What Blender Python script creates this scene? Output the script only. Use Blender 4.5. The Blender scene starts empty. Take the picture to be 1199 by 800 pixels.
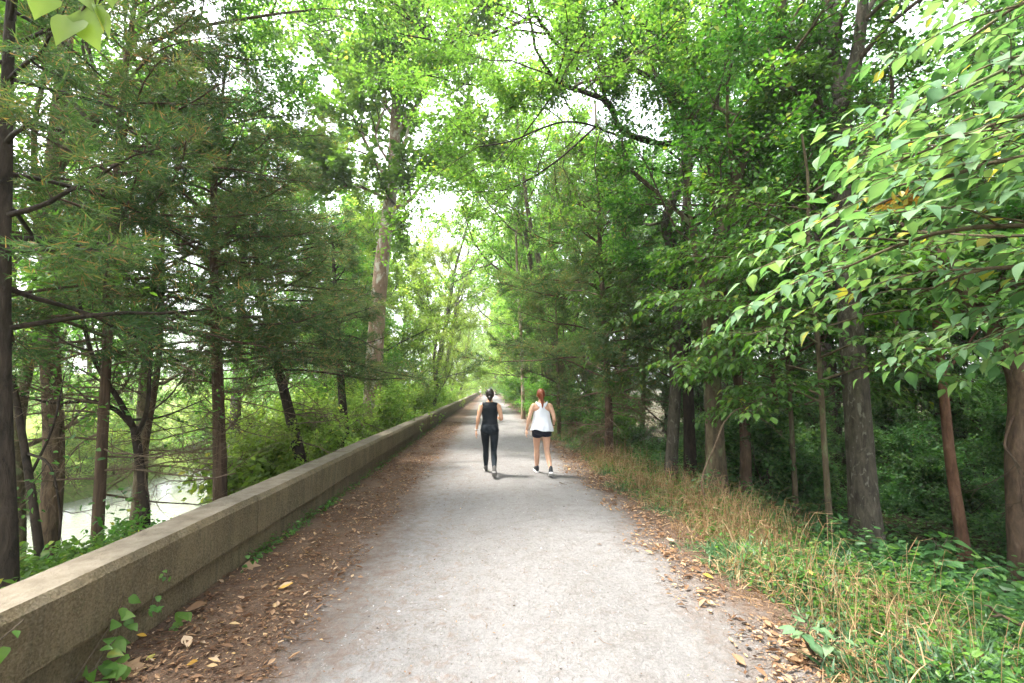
EXPOSURE = 2.95
HAZE = .0008
import bpy, math, random
import numpy as np
from mathutils import Vector, Matrix

D = bpy.data
SC = bpy.context.scene
COL = SC.collection
R = math.radians
rng = np.random.default_rng(11)

# ------------------------------------------------------------------ camera
F_PX, CX, CY = 560.0, 599.5, 400.0          # focal length and centre, in 1199 x 800 photo pixels
CAM = np.array([0.0, 0.0, 1.70])
YAW, PITCH = math.atan(27.5 / F_PX), math.atan(54.0 / F_PX)
FWD = np.array([math.sin(YAW) * math.cos(PITCH), math.cos(YAW) * math.cos(PITCH), math.sin(PITCH)])
RGT = np.array([math.cos(YAW), -math.sin(YAW), 0.0])
UPV = np.cross(RGT, FWD)

def ray(px, py):
    return FWD + (px - CX) / F_PX * RGT - (py - CY) / F_PX * UPV

def P(px, py, Y):
    """the place that stands Y metres down the path and shows at a photo pixel"""
    d = ray(px, py)
    return CAM + d * (Y / d[1])

def PG(px, py, z=0.0):
    d = ray(px, py)
    return CAM + d * ((z - CAM[2]) / d[2])

cam_d = D.cameras.new('camera')
cam_d.sensor_width = 36.0
cam_d.lens = 36.0 * F_PX / 1199.0
cam_d.clip_start, cam_d.clip_end = 0.05, 3000
cam = D.objects.new('camera', cam_d)
cam.location = CAM
cam.rotation_euler = (math.pi / 2 + PITCH, 0, -YAW)
COL.objects.link(cam)
SC.camera = cam

# ------------------------------------------------------------------ small maths
def nrm(a):
    a = np.asarray(a, float)
    return a / np.maximum(np.linalg.norm(a, axis=-1, keepdims=True), 1e-9)

def smooth(pts, n=6):
    """Catmull-Rom through the points"""
    p = np.asarray(pts, float)
    if len(p) < 3:
        t = np.linspace(0, 1, n + 1)[:, None]
        return p[0] * (1 - t) + p[-1] * t
    q = np.vstack([2 * p[0] - p[1], p, 2 * p[-1] - p[-2]])
    out = []
    for i in range(1, len(q) - 2):
        a, b, c, d = q[i - 1], q[i], q[i + 1], q[i + 2]
        for t in np.linspace(0, 1, n, endpoint=False):
            out.append(0.5 * (2 * b + (c - a) * t + (2 * a - 5 * b + 4 * c - d) * t * t + (3 * b - a - 3 * c + d) * t ** 3))
    out.append(p[-1])
    return np.array(out)

# ------------------------------------------------------------------ mesh collector
class MB:
    def __init__(self):
        self.v, self.q, self.t, self.qm, self.tm, self.a = [], [], [], [], [], []
        self.n = 0

    def add(self, v, q=None, t=None, mat=0, tint=0.5):
        v = np.asarray(v, np.float32).reshape(-1, 3)
        if q is not None and len(q):
            q = np.asarray(q, np.int64).reshape(-1, 4) + self.n
            self.q.append(q); self.qm.append(np.full(len(q), mat, np.int32))
        if t is not None and len(t):
            t = np.asarray(t, np.int64).reshape(-1, 3) + self.n
            self.t.append(t); self.tm.append(np.full(len(t), mat, np.int32))
        self.v.append(v)
        a = np.asarray(tint, np.float32)
        self.a.append(np.full(len(v), float(a), np.float32) if a.ndim == 0 else a.astype(np.float32))
        self.n += len(v)

    def tube(self, pts, rad, sides=8, mat=0, tint=0.5, cap=True, wob=0.0, rnd=None):
        p = np.asarray(pts, float); m = len(p)
        r = np.broadcast_to(np.asarray(rad, float), (m,)) if np.ndim(rad) <= 1 else np.asarray(rad)
        tg = np.empty_like(p); tg[1:-1] = p[2:] - p[:-2]; tg[0] = p[1] - p[0]; tg[-1] = p[-1] - p[-2]
        tg = nrm(tg)
        ref = np.array([1.0, 0, 0]) if abs(tg[0][0]) < 0.8 else np.array([0, 1.0, 0])
        u = nrm(ref - tg * (tg @ ref)[:, None])
        w = np.cross(tg, u)
        ang = np.arange(sides) * (2 * math.pi / sides)
        rr = r[:, None] * np.ones((m, sides))
        if wob:
            g = rnd or rng
            rr = rr * (1 + wob * g.normal(0, 1, (m, sides)) * .6 + wob * g.normal(0, 1, (1, sides)))
        ring = p[:, None, :] + rr[..., None] * (np.cos(ang)[None, :, None] * u[:, None, :] + np.sin(ang)[None, :, None] * w[:, None, :])
        i = np.arange(m - 1)[:, None] * sides; j = np.arange(sides)[None, :]; k = (j + 1) % sides
        q = np.stack([i + j, i + k, i + sides + k, i + sides + j], -1).reshape(-1, 4)
        v = ring.reshape(-1, 3); t = None
        if cap:
            v = np.vstack([v, p[:1], p[-1:]]); c0, c1 = m * sides, m * sides + 1
            jj = np.arange(sides); kk = (jj + 1) % sides
            t = np.vstack([np.stack([kk, jj, np.full(sides, c0)], -1),
                           np.stack([(m - 1) * sides + jj, (m - 1) * sides + kk, np.full(sides, c1)], -1)])
        self.add(v, q, t, mat, tint)

    def loft(self, rings, mat=0, tint=0.5, cap=True):
        """rings (m, s, 3)"""
        rings = np.asarray(rings, float); m, s = rings.shape[:2]
        i = np.arange(m - 1)[:, None] * s; j = np.arange(s)[None, :]; k = (j + 1) % s
        q = np.stack([i + j, i + k, i + s + k, i + s + j], -1).reshape(-1, 4)
        v = rings.reshape(-1, 3); t = None
        if cap:
            v = np.vstack([v, rings[0].mean(0)[None], rings[-1].mean(0)[None]])
            jj = np.arange(s); kk = (jj + 1) % s
            t = np.vstack([np.stack([kk, jj, np.full(s, m * s)], -1), np.stack([(m - 1) * s + jj, (m - 1) * s + kk, np.full(s, m * s + 1)], -1)])
        self.add(v, q, t, mat, tint)

    def leaves(self, shape, pos, dr, nm, L, W, tint, mat=0):
        """many leaves: pos, dr (along the leaf), nm (upper side) as (n, 3); L, W, tint as (n,)"""
        n = len(pos)
        if n == 0:
            return
        tv, tq, tt = SHAPES[shape]
        dr = nrm(dr); sd = nrm(np.cross(nm, dr)); up = np.cross(dr, sd)
        L = np.broadcast_to(np.asarray(L, float), (n,)); W = np.broadcast_to(np.asarray(W, float), (n,))
        v = (pos[:, None, :] + tv[None, :, 0, None] * (L[:, None, None] * dr[:, None, :])
             + tv[None, :, 1, None] * (W[:, None, None] * sd[:, None, :]) + tv[None, :, 2, None] * (L[:, None, None] * up[:, None, :]))
        k = len(tv); off = (np.arange(n) * k)[:, None, None]
        q = (off + tq[None]).reshape(-1, 4) if len(tq) else None
        t = (off + tt[None]).reshape(-1, 3) if len(tt) else None
        tn = np.repeat(np.broadcast_to(np.asarray(tint, float), (n,)), k).reshape(n, k)
        if shape in ('fine', 'heart', 'droop', 'curl'):
            tn = np.where(tn < .93, tn + .10 * (np.arange(k) < (k + 2) // 3 + 1), tn)      # paler midrib
            tn = np.where((tn < .93) & (np.arange(k) % 2 == 0), tn - .05, tn)
        self.add(v.reshape(-1, 3), q, t, mat, tn.ravel())

    def build(self, name, mats, parent=None, loc=(0, 0, 0), smooth=False, **props):
        me = D.meshes.new(name)
        v = np.vstack(self.v).astype(np.float32) - np.asarray(loc, np.float32)
        q = np.vstack(self.q) if self.q else np.zeros((0, 4), np.int64)
        t = np.vstack(self.t) if self.t else np.zeros((0, 3), np.int64)
        me.vertices.add(len(v)); me.vertices.foreach_set('co', v.ravel())
        loops = np.concatenate([q.ravel(), t.ravel()]).astype(np.int32)
        me.loops.add(len(loops)); me.loops.foreach_set('vertex_index', loops)
        nf = len(q) + len(t)
        me.polygons.add(nf)
        ls = np.concatenate([np.arange(len(q)) * 4, len(q) * 4 + np.arange(len(t)) * 3]).astype(np.int32)
        me.polygons.foreach_set('loop_start', ls)
        mi = np.concatenate(self.qm + self.tm).astype(np.int32)
        me.polygons.foreach_set('material_index', mi)
        me.polygons.foreach_set('use_smooth', np.full(nf, smooth, bool))
        at = me.attributes.new('tint', 'FLOAT', 'POINT')
        at.data.foreach_set('value', np.concatenate(self.a).astype(np.float32))
        me.update(calc_edges=True)
        for m in (mats if isinstance(mats, (list, tuple)) else [mats]):
            me.materials.append(m)
        o = D.objects.new(name, me)
        COL.objects.link(o)
        if parent is not None:
            o.parent = parent
        else:
            o.location = loc
        for k, val in props.items():
            o[k] = val
        return o

def _shape(v, q=(), t=()):
    return (np.array(v, float), np.array(q, int).reshape(-1, 4), np.array(t, int).reshape(-1, 3))

def _long_leaf(prof, arch, cup):
    """a leaf with a midrib of several stations: prof = half widths at each inner station"""
    m = len(prof) + 2
    v = []
    for i in range(m):
        u = i / (m - 1); v.append((u, 0, -arch * u * u))
    for s in (-1, 1):
        for i, w in enumerate(prof):
            u = (i + 1) / (m - 1); v.append((u, s * w * .5, -arch * u * u + cup * w))
    k = len(prof); Lf = lambda i: m + i; Rt = lambda i: m + k + i
    q, t = [], []
    t += [(0, 1, Lf(0)), (0, Rt(0), 1), (k, m - 1, Lf(k - 1)), (k, Rt(k - 1), m - 1)]
    for i in range(k - 1):
        q += [(i + 1, i + 2, Lf(i + 1), Lf(i)), (i + 1, Rt(i), Rt(i + 1), i + 2)]
    return _shape(v, q, t)

SHAPES = {
    'kite': _shape([(0, 0, 0), (.45, -.5, .07), (1, 0, -.06), (.45, .5, .07)], t=[(0, 1, 2), (0, 2, 3)]),
    'oval': _shape([(0, 0, 0), (.3, -.48, .05), (.72, -.34, .02), (1, 0, -.10), (.72, .34, .02), (.3, .48, .05)], q=[(0, 1, 2, 3), (0, 3, 4, 5)]),
    'fine': _long_leaf([.62, .98, .95, .66, .26], .20, .07),
    'heart': _long_leaf([.9, 1.0, .82, .56, .25], .16, .06),
    'droop': _long_leaf([.55, .92, 1.0, .75, .32], .42, .13),
    'curl': _long_leaf([.6, 1.0, .9, .5], -.28, .16),
    'strip': _shape([(0, -.5, 0), (0, .5, 0), (1, .12, -.05), (1, -.12, -.05)], q=[(0, 1, 2, 3)]),
    'blade': _shape([(0, -.5, 0), (0, .5, 0), (.4, .45, -.04), (.4, -.45, -.04), (.75, .3, -.16), (.75, -.3, -.16), (1, 0, -.36)],
                    q=[(0, 1, 2, 3), (3, 2, 4, 5)], t=[(5, 4, 6)]),
    'lobed': _shape([(0, 0, 0), (.10, -.28, .02), (.28, -.52, .03), (.36, -.30, .02), (.66, -.44, 0), (.64, -.2, .0), (1, 0, -.08),
                     (.64, .2, .0), (.66, .44, 0), (.36, .30, .02), (.28, .52, .03), (.10, .28, .02), (.38, 0, .0)],
                    t=[(12, 0, 1), (12, 1, 2), (12, 2, 3), (12, 3, 4), (12, 4, 5), (12, 5, 6), (12, 6, 7), (12, 7, 8), (12, 8, 9), (12, 9, 10), (12, 10, 11), (12, 11, 0)]),
}

def empty(name, loc, **props):
    o = D.objects.new(name, None)
    o.empty_display_size = .2
    COL.objects.link(o)
    o.location = loc
    for k, v in props.items():
        o[k] = v
    return o

def thing(name, loc, label, category, group=None):
    o = empty(name, loc, label=label, category=category)
    if group:
        o['group'] = group
    return o

def dup(root, loc, rotz=0.0, scale=1.0, label=None, group=None, tilt=(0, 0)):
    """a copy of a thing with copies of its parts and their sub-parts"""
    c = root.copy(); COL.objects.link(c)
    c.location = loc; c.rotation_euler = (tilt[0], tilt[1], rotz)
    c.scale = (scale,) * 3 if np.isscalar(scale) else scale
    if label: c['label'] = label
    if group: c['group'] = group
    for ch in root.children:
        k = ch.copy(); COL.objects.link(k); k.parent = c
        for g in ch.children:
            s = g.copy(); COL.objects.link(s); s.parent = k
    return c

# ------------------------------------------------------------------ materials
def mat(name):
    m = D.materials.new(name); m.use_nodes = True
    nt = m.node_tree; nt.nodes.clear()
    out = nt.nodes.new('ShaderNodeOutputMaterial')
    return m, nt, out

def N(nt, kind, **kw):
    n = nt.nodes.new(kind)
    for k, v in kw.items():
        if k.startswith('i_'):
            key = k[2:]
            key = int(key) if key.isdigit() else key.replace('_', ' ')
            n.inputs[key].default_value = v
        else:
            setattr(n, k, v)
    return n

def ramp(nt, fac, stops, interp='LINEAR'):
    n = nt.nodes.new('ShaderNodeValToRGB'); n.color_ramp.interpolation = interp
    e = n.color_ramp.elements
    while len(e) < len(stops):
        e.new(0.5)
    for k, (p, c) in zip(e, stops):
        k.position = p; k.color = (*c, 1) if len(c) == 3 else c
    nt.links.new(fac, n.inputs[0])
    return n.outputs[0]

def mix(nt, fac, a, b, blend='MIX'):
    n = nt.nodes.new('ShaderNodeMix'); n.data_type = 'RGBA'; n.blend_type = blend; n.clamp_factor = True
    for s, x in ((0, fac), (6, a), (7, b)):
        if hasattr(x, 'default_value') or hasattr(x, 'is_linked'):
            nt.links.new(x, n.inputs[s])
        elif s == 0:
            n.inputs[0].default_value = x
        else:
            n.inputs[s].default_value = (*x, 1) if len(x) == 3 else x
    return n.outputs[2]

def math_(nt, op, a, b=None, clamp=False):
    n = nt.nodes.new('ShaderNodeMath'); n.operation = op; n.use_clamp = clamp
    for i, x in enumerate((a, b)):
        if x is None: continue
        if hasattr(x, 'is_linked'): nt.links.new(x, n.inputs[i])
        else: n.inputs[i].default_value = x
    return n.outputs[0]

def noise(nt, vec, scale, detail=4.0, rough=.55, dist=0.0):
    n = N(nt, 'ShaderNodeTexNoise'); n.inputs['Scale'].default_value = scale
    n.inputs['Detail'].default_value = detail; n.inputs['Roughness'].default_value = rough; n.inputs['Distortion'].default_value = dist
    if vec is not None: nt.links.new(vec, n.inputs['Vector'])
    return n.outputs[0]

def coords(nt, stretch=None, kind='Object'):
    tc = N(nt, 'ShaderNodeTexCoord')
    if stretch is None: return tc.outputs[kind]
    mp = N(nt, 'ShaderNodeMapping'); mp.inputs['Scale'].default_value = stretch
    nt.links.new(tc.outputs[kind], mp.inputs[0]); return mp.outputs[0]

def principled(nt, out, color, rough=.7, spec=.3, height=None, bump=.3, dist=.02):
    b = N(nt, 'ShaderNodeBsdfPrincipled')
    if hasattr(color, 'is_linked'): nt.links.new(color, b.inputs['Base Color'])
    else: b.inputs['Base Color'].default_value = (*color, 1)
    if hasattr(rough, 'is_linked'): nt.links.new(rough, b.inputs['Roughness'])
    else: b.inputs['Roughness'].default_value = rough
    b.inputs['Specular IOR Level'].default_value = spec
    if height is not None:
        bp = N(nt, 'ShaderNodeBump'); bp.inputs['Strength'].default_value = bump; bp.inputs['Distance'].default_value = dist
        nt.links.new(height, bp.inputs['Height']); nt.links.new(bp.outputs[0], b.inputs['Normal'])
    if out is not None: nt.links.new(b.outputs[0], out.inputs[0])
    return b

def leaf_mat(name, stops, gain=(1.5, 1.6, .7), trans=.45, rough=.45, spec=.35, vary=.12, boost=1.3):
    m, nt, out = mat(name)
    at = N(nt, 'ShaderNodeAttribute', attribute_name='tint')
    stops = [(p, tuple(min(.7, x * boost) for x in c)) for p, c in stops]
    col = ramp(nt, at.outputs['Fac'], stops)
    oi = N(nt, 'ShaderNodeObjectInfo')
    hs = N(nt, 'ShaderNodeHueSaturation')
    h = N(nt, 'ShaderNodeMapRange'); h.inputs[3].default_value = .5 - vary * .12; h.inputs[4].default_value = .5 + vary * .12
    vv = N(nt, 'ShaderNodeMapRange'); vv.inputs[3].default_value = 1 - vary; vv.inputs[4].default_value = 1 + vary
    nt.links.new(oi.outputs['Random'], h.inputs[0]); nt.links.new(oi.outputs['Random'], vv.inputs[0])
    nt.links.new(h.outputs[0], hs.inputs['Hue']); nt.links.new(vv.outputs[0], hs.inputs['Value']); nt.links.new(col, hs.inputs['Color'])
    c = hs.outputs[0]
    b = principled(nt, None, c, rough, spec)
    tr = N(nt, 'ShaderNodeBsdfTranslucent')
    tc = mix(nt, 1.0, c, gain, 'MULTIPLY')
    nt.links.new(tc, tr.inputs[0])
    ms = N(nt, 'ShaderNodeMixShader'); ms.inputs[0].default_value = trans
    nt.links.new(b.outputs[0], ms.inputs[1]); nt.links.new(tr.outputs[0], ms.inputs[2]); nt.links.new(ms.outputs[0], out.inputs[0])
    return m

def bark_mat(name, a, b, c=None, scale=9.0, stretch=(1, 1, .30), patch=None, rough=.9, bump=.9):
    """furrowed bark; patch = (colour, threshold, scale) for lichen or peeled areas"""
    m, nt, out = mat(name)
    v = coords(nt, stretch)
    n1 = noise(nt, v, scale, 7, .68, .5)
    col = ramp(nt, n1, [(.32, a), (.62, b)] + ([(.8, c)] if c else []))
    if patch:
        p, th, ps = patch
        n2 = noise(nt, coords(nt, (1, 1, .55)), ps, 5, .6, .6)
        f = ramp(nt, n2, [(th - .04, (0, 0, 0)), (th + .04, (1, 1, 1))])
        col = mix(nt, f, col, p)
    n3 = noise(nt, v, scale * 2.6, 4, .6)
    hgt = math_(nt, 'ADD', n1, math_(nt, 'MULTIPLY', n3, .4))
    principled(nt, out, col, rough, .2, hgt, bump, .03)
    return m

M = {}
M['bark_grey'] = bark_mat('bark_grey', (.035, .027, .017), (.12, .092, .055), (.19, .16, .10), 10, patch=((.13, .15, .07), .60, 4))
M['bark_pale'] = bark_mat('bark_pale', (.030, .025, .018), (.100, .085, .062), (.17, .15, .115), 14, patch=((.16, .15, .115), .62, 16))
M['bark_brown'] = bark_mat('bark_brown', (.035, .022, .014), (.13, .085, .055), (.22, .16, .11), 11)
M['bark_dark'] = bark_mat('bark_dark', (.012, .009, .007), (.050, .036, .026), (.09, .07, .05), 12)
M['bark_cedar'] = bark_mat('bark_cedar', (.030, .019, .012), (.105, .066, .043), (.19, .135, .10), 16, (1, 1, .08))
M['bark_red'] = bark_mat('bark_red', (.06, .03, .018), (.19, .10, .06), (.28, .18, .12), 10)
M['bark_sycamore'] = bark_mat('bark_sycamore', (.17, .10, .065), (.30, .20, .14), (.40, .30, .23), 6, (1, 1, .5), patch=((.50, .44, .37), .55, 3.4), rough=.75, bump=.35)
M['twig'] = bark_mat('twig', (.03, .022, .015), (.10, .075, .05), None, 20)
M['twig_dry'] = bark_mat('twig_dry', (.07, .048, .030), (.17, .12, .08), (.24, .19, .14), 24)

G = lambda *c: c
M['leaf_green'] = leaf_mat('leaf_green', [(0, (.020, .060, .012)), (.45, (.045, .115, .020)), (.85, (.085, .170, .028)), (1, (.17, .20, .03))])
M['leaf_deep'] = leaf_mat('leaf_deep', [(0, (.022, .060, .022)), (.5, (.048, .120, .038)), (.9, (.10, .18, .055)), (1, (.13, .20, .06))], trans=.5)
M['leaf_bright'] = leaf_mat('leaf_bright', [(0, (.042, .098, .020)), (.5, (.080, .165, .032)), (.9, (.125, .205, .045)), (1, (.24, .25, .05))], trans=.55, gain=(1.7, 1.8, .9))
M['leaf_large'] = leaf_mat('leaf_large', [(0, (.040, .095, .042)), (.3, (.070, .145, .070)), (.6, (.110, .185, .098)), (.93, (.155, .22, .095)), (1, (.28, .25, .05))], trans=.42, rough=.58, spec=.2, vary=.0, boost=1.2)
M['leaf_lime_lit'] = leaf_mat('leaf_lime_lit', [(0, (.075, .130, .024)), (.5, (.130, .205, .040)), (.9, (.18, .245, .06)), (1, (.28, .27, .07))], trans=.6, gain=(1.8, 1.8, 1.0))  # lighter green puts the glow of lit foliage into the leaf colour
M['leaf_cedar'] = leaf_mat('leaf_cedar', [(0, (.018, .036, .016)), (.5, (.044, .082, .030)), (.8, (.082, .118, .042)), (.9, (.11, .125, .045)), (.95, (.17, .10, .05)), (1, (.22, .12, .06))], gain=(1.4, 1.5, .75), trans=.42, rough=.6, spec=.2)
M['leaf_dead'] = leaf_mat('leaf_dead', [(0, (.075, .038, .020)), (.35, (.17, .095, .052)), (.7, (.30, .19, .11)), (.93, (.44, .33, .22)), (1, (.55, .33, .05))], gain=(1.2, 1.0, .8), trans=.2, rough=.75, spec=.2, vary=0, boost=1.0)
M['leaf_ochre'] = leaf_mat('leaf_ochre', [(0, (.25, .10, .02)), (.5, (.42, .26, .04)), (1, (.45, .40, .09))], gain=(1.2, 1.1, .6), trans=.4, vary=0, boost=1.0)
M['grass_green'] = leaf_mat('grass_green', [(0, (.020, .055, .022)), (.45, (.044, .098, .040)), (.8, (.085, .145, .058)), (1, (.28, .21, .11))], gain=(1.3, 1.4, .8), trans=.4, vary=0)
M['grass_dry'] = leaf_mat('grass_dry', [(0, (.16, .080, .035)), (.5, (.32, .195, .090)), (1, (.48, .36, .21))], gain=(1.1, 1.0, .8), trans=.35, rough=.7, vary=0, boost=1.0)
# ------------------------------------------------------------------ sky, sun
SUN_EL, SUN_AZ = 64.0, -72.0                       # degrees; azimuth from +Y towards +X
w = D.worlds.new('World'); SC.world = w; w.use_nodes = True
nt = w.node_tree; nt.nodes.clear()
sky = N(nt, 'ShaderNodeTexSky'); sky.sky_type = 'NISHITA'; sky.sun_disc = False
sky.sun_elevation = R(SUN_EL); sky.sun_rotation = R(SUN_AZ)
sky.air_density = 1.0; sky.dust_density = 4.0; sky.ozone_density = 1.0
hs = N(nt, 'ShaderNodeHueSaturation'); hs.inputs['Saturation'].default_value = .28; hs.inputs['Value'].default_value = 1.0
bg = N(nt, 'ShaderNodeBackground'); bg.inputs[1].default_value = 0.15
wo = N(nt, 'ShaderNodeOutputWorld')
nt.links.new(sky.outputs[0], hs.inputs['Color']); nt.links.new(hs.outputs[0], bg.inputs[0]); nt.links.new(bg.outputs[0], wo.inputs[0])

sl = D.lights.new('sun', 'SUN'); sl.energy = 1.8; sl.angle = R(9); sl.color = (1.0, .95, .86)
so = D.objects.new('sun', sl); COL.objects.link(so)
sd = Vector((math.sin(R(SUN_AZ)) * math.cos(R(SUN_EL)), math.cos(R(SUN_AZ)) * math.cos(R(SUN_EL)), math.sin(R(SUN_EL))))
so.rotation_euler = sd.to_track_quat('Z', 'Y').to_euler(); so.location = (-20, 30, 60)

SC.view_settings.view_transform = 'Standard'; SC.view_settings.look = 'None'
SC.view_settings.exposure = EXPOSURE; SC.view_settings.gamma = 1.0; SC.view_settings.use_curve_mapping = False
SC.render.engine = 'CYCLES'
SC.cycles.use_denoising = True
SC.cycles.max_bounces = 8; SC.cycles.diffuse_bounces = 5; SC.cycles.transmission_bounces = 6; SC.cycles.glossy_bounces = 3
SC.cycles.caustics_reflective = False; SC.cycles.caustics_refractive = False
SC.cycles.sample_clamp_indirect = 6.0
SC.cycles.use_adaptive_sampling = True; SC.cycles.adaptive_threshold = .02

# ------------------------------------------------------------------ terrain
def sstep(a, b, x):
    t = np.clip((x - a) / (b - a), 0, 1); return t * t * (3 - 2 * t)

def gz(x, y):
    x = np.asarray(x, float); y = np.asarray(y, float)
    z = -.014 * sstep(-1.0, -.9, x) * (1 - sstep(1.3, 1.4, x)) * 0
    bank = sstep(1.9, 2.5, x) * .05 * np.sin(y * 2.1 + x) * np.sin(y * .7 + 1)
    z = z + bank - 1.0 * sstep(2.6, 7.0, x) - 1.1 * sstep(7, 16, x) + 5.0 * sstep(30, 140, x)
    z = z - .35 * sstep(-2.62, -3.2, x) - 4.0 * sstep(-3.2, -9.5, x) + 1.6 * sstep(-20, -23, x) + 2.6 * sstep(-23, -60, x) + 8 * sstep(-60, -180, x)
    off = sstep(2.6, 4.5, x) + sstep(-2.7, -4, x)
    z = z + off * .10 * (np.sin(x * 1.3 + y * .9) + np.sin(y * 1.7 - x * .6 + 2) * .7)
    return z

def axis(*spans):
    out = []
    for a, b, s in spans:
        out.append(np.arange(a, b, s))
    return np.unique(np.round(np.concatenate(out + [[spans[-1][1]]]), 4))

def sheet(name, xs, ys, zf, material, **props):
    X, Y = np.meshgrid(xs, ys); Z = zf(X, Y)
    nx, ny = len(xs), len(ys)
    i = (np.arange(ny - 1)[:, None] * nx + np.arange(nx - 1)[None]).reshape(-1)
    b = MB(); b.add(np.stack([X, Y, Z], -1).reshape(-1, 3), np.stack([i, i + 1, i + nx + 1, i + nx], -1))
    return b.build(name, material, smooth=True, **props)

# ground: trodden litter beside the path, soil on the verge, leaf mould in the woods, grass on the far bank
def litter_color(nt, vec):
    n1 = noise(nt, vec, 3.0, 6, .6); n2 = noise(nt, vec, 26, 5, .7); n3 = noise(nt, vec, 90, 3, .6)
    base = ramp(nt, n2, [(.30, (.022, .014, .009)), (.46, (.085, .053, .036)), (.60, (.150, .098, .068)), (.74, (.30, .21, .15))])
    base = mix(nt, ramp(nt, n1, [(.42, (0, 0, 0)), (.66, (1, 1, 1))]), base, (.070, .043, .029), 'MIX')
    base = mix(nt, .45, base, ramp(nt, n3, [(.3, (.035, .022, .015)), (.7, (.20, .14, .10))]))
    return base, math_(nt, 'ADD', n2, math_(nt, 'MULTIPLY', n3, .5))

m, nt, out = mat('earth')
v = coords(nt)
sx = N(nt, 'ShaderNodeSeparateXYZ'); nt.links.new(v, sx.inputs[0])
lit, hgt = litter_color(nt, v)
wob = noise(nt, v, 1.6, 4)
xx = math_(nt, 'ADD', sx.outputs[0], math_(nt, 'MULTIPLY', math_(nt, 'SUBTRACT', wob, .5), .9))
nm = noise(nt, v, 5, 5, .65)
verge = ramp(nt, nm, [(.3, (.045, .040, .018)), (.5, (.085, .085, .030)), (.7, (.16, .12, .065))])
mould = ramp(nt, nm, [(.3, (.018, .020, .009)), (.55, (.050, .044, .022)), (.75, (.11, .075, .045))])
far = ramp(nt, nm, [(.3, (.07, .11, .02)), (.6, (.15, .20, .04)), (.8, (.27, .27, .09))])
bank = ramp(nt, nm, [(.3, (.03, .045, .012)), (.6, (.07, .085, .03)), (.8, (.14, .10, .06))])
def stepx(a, b):
    r = N(nt, 'ShaderNodeMapRange'); r.inputs[1].default_value = a; r.inputs[2].default_value = b; nt.links.new(xx, r.inputs[0]); return r.outputs[0]
c = mix(nt, stepx(2.1, 2.7), lit, verge)
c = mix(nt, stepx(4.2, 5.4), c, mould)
c = mix(nt, stepx(-2.75, -3.1), c, bank)
c = mix(nt, stepx(-19.5, -21.5), c, far)
principled(nt, out, c, .95, .1, hgt, .7, .03)
M['earth'] = m
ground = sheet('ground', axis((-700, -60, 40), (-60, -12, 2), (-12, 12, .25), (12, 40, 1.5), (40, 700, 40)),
               axis((-60, -4, 4), (-4, 24, .3), (24, 80, 2), (80, 900, 40)), gz, M['earth'], kind='structure')

# path: rolled pale stone dust that gives way to trodden litter at its edges
m, nt, out = mat('stone_dust')
v = coords(nt)
sx = N(nt, 'ShaderNodeSeparateXYZ'); nt.links.new(v, sx.inputs[0])
lit, hl = litter_color(nt, v)
vs = coords(nt, (1, .35, 1))
n1 = noise(nt, vs, 1.1, 5, .6, .3); n2 = noise(nt, v, 38, 5, .7); n3 = noise(nt, v, 150, 3, .7); n4 = noise(nt, v, 5.5, 5, .62, .2)
dust = ramp(nt, n1, [(.30, (.150, .145, .145)), (.5, (.205, .200, .201)), (.72, (.255, .250, .252))])
dust = mix(nt, ramp(nt, n4, [(.48, (0, 0, 0)), (.70, (.75, .75, .75))]), dust, (.125, .104, .090))
dust = mix(nt, .38, dust, ramp(nt, n2, [(.32, (.060, .055, .052)), (.52, (.205, .198, .195)), (.75, (.37, .365, .36))]))
dust = mix(nt, .32, dust, ramp(nt, n3, [(.3, (.055, .048, .042)), (.6, (.20, .19, .18)), (.8, (.36, .35, .335))]))
n6 = noise(nt, coords(nt, (1, .6, 1)), 17, 5, .72, .8); n7 = noise(nt, v, 8.5, 6, .75, 1.2)
dust = mix(nt, ramp(nt, n6, [(.60, (0, 0, 0)), (.70, (.7, .7, .7))]), dust, (.085, .070, .062))                 # scuffed, damp specks
sdl = math_(nt, 'SUBTRACT', n7, math_(nt, 'MULTIPLY', math_(nt, 'ADD', sx.outputs[0], .2), .075))               # more of it towards the wall
dust = mix(nt, ramp(nt, sdl, [(.53, (0, 0, 0)), (.64, (.62, .62, .62))]), dust, (.145, .104, .082))                 # trodden leaf crumbs
dust = mix(nt, ramp(nt, n6, [(.28, (.6, .6, .6)), (.38, (0, 0, 0))]), dust, (.33, .325, .325))                     # pale grit
ax = math_(nt, 'ABSOLUTE', math_(nt, 'SUBTRACT', sx.outputs[0], .30))
e1 = noise(nt, vs, 1.5, 6, .65, .2); e2 = noise(nt, v, 9, 5, .7)
ed = math_(nt, 'ADD', ax, math_(nt, 'ADD', math_(nt, 'MULTIPLY', math_(nt, 'SUBTRACT', e1, .5), 1.0), math_(nt, 'ADD', math_(nt, 'MULTIPLY', math_(nt, 'SUBTRACT', e2, .5), 1.0), math_(nt, 'MULTIPLY', math_(nt, 'SUBTRACT', n2, .5), .9))))
r = N(nt, 'ShaderNodeMapRange'); r.inputs[1].default_value = 1.12; r.inputs[2].default_value = 1.78; nt.links.new(ed, r.inputs[0])
col = mix(nt, r.outputs[0], dust, lit)
hh = math_(nt, 'ADD', math_(nt, 'ADD', math_(nt, 'MULTIPLY', n2, .6), math_(nt, 'ADD', math_(nt, 'MULTIPLY', n6, 1.1), math_(nt, 'MULTIPLY', n7, 2.2))), math_(nt, 'ADD', math_(nt, 'MULTIPLY', n3, .4), math_(nt, 'MULTIPLY', n4, .8)))
principled(nt, out, col, .95, .12, hh, .8, .025)
M['stone_dust'] = m
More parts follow.
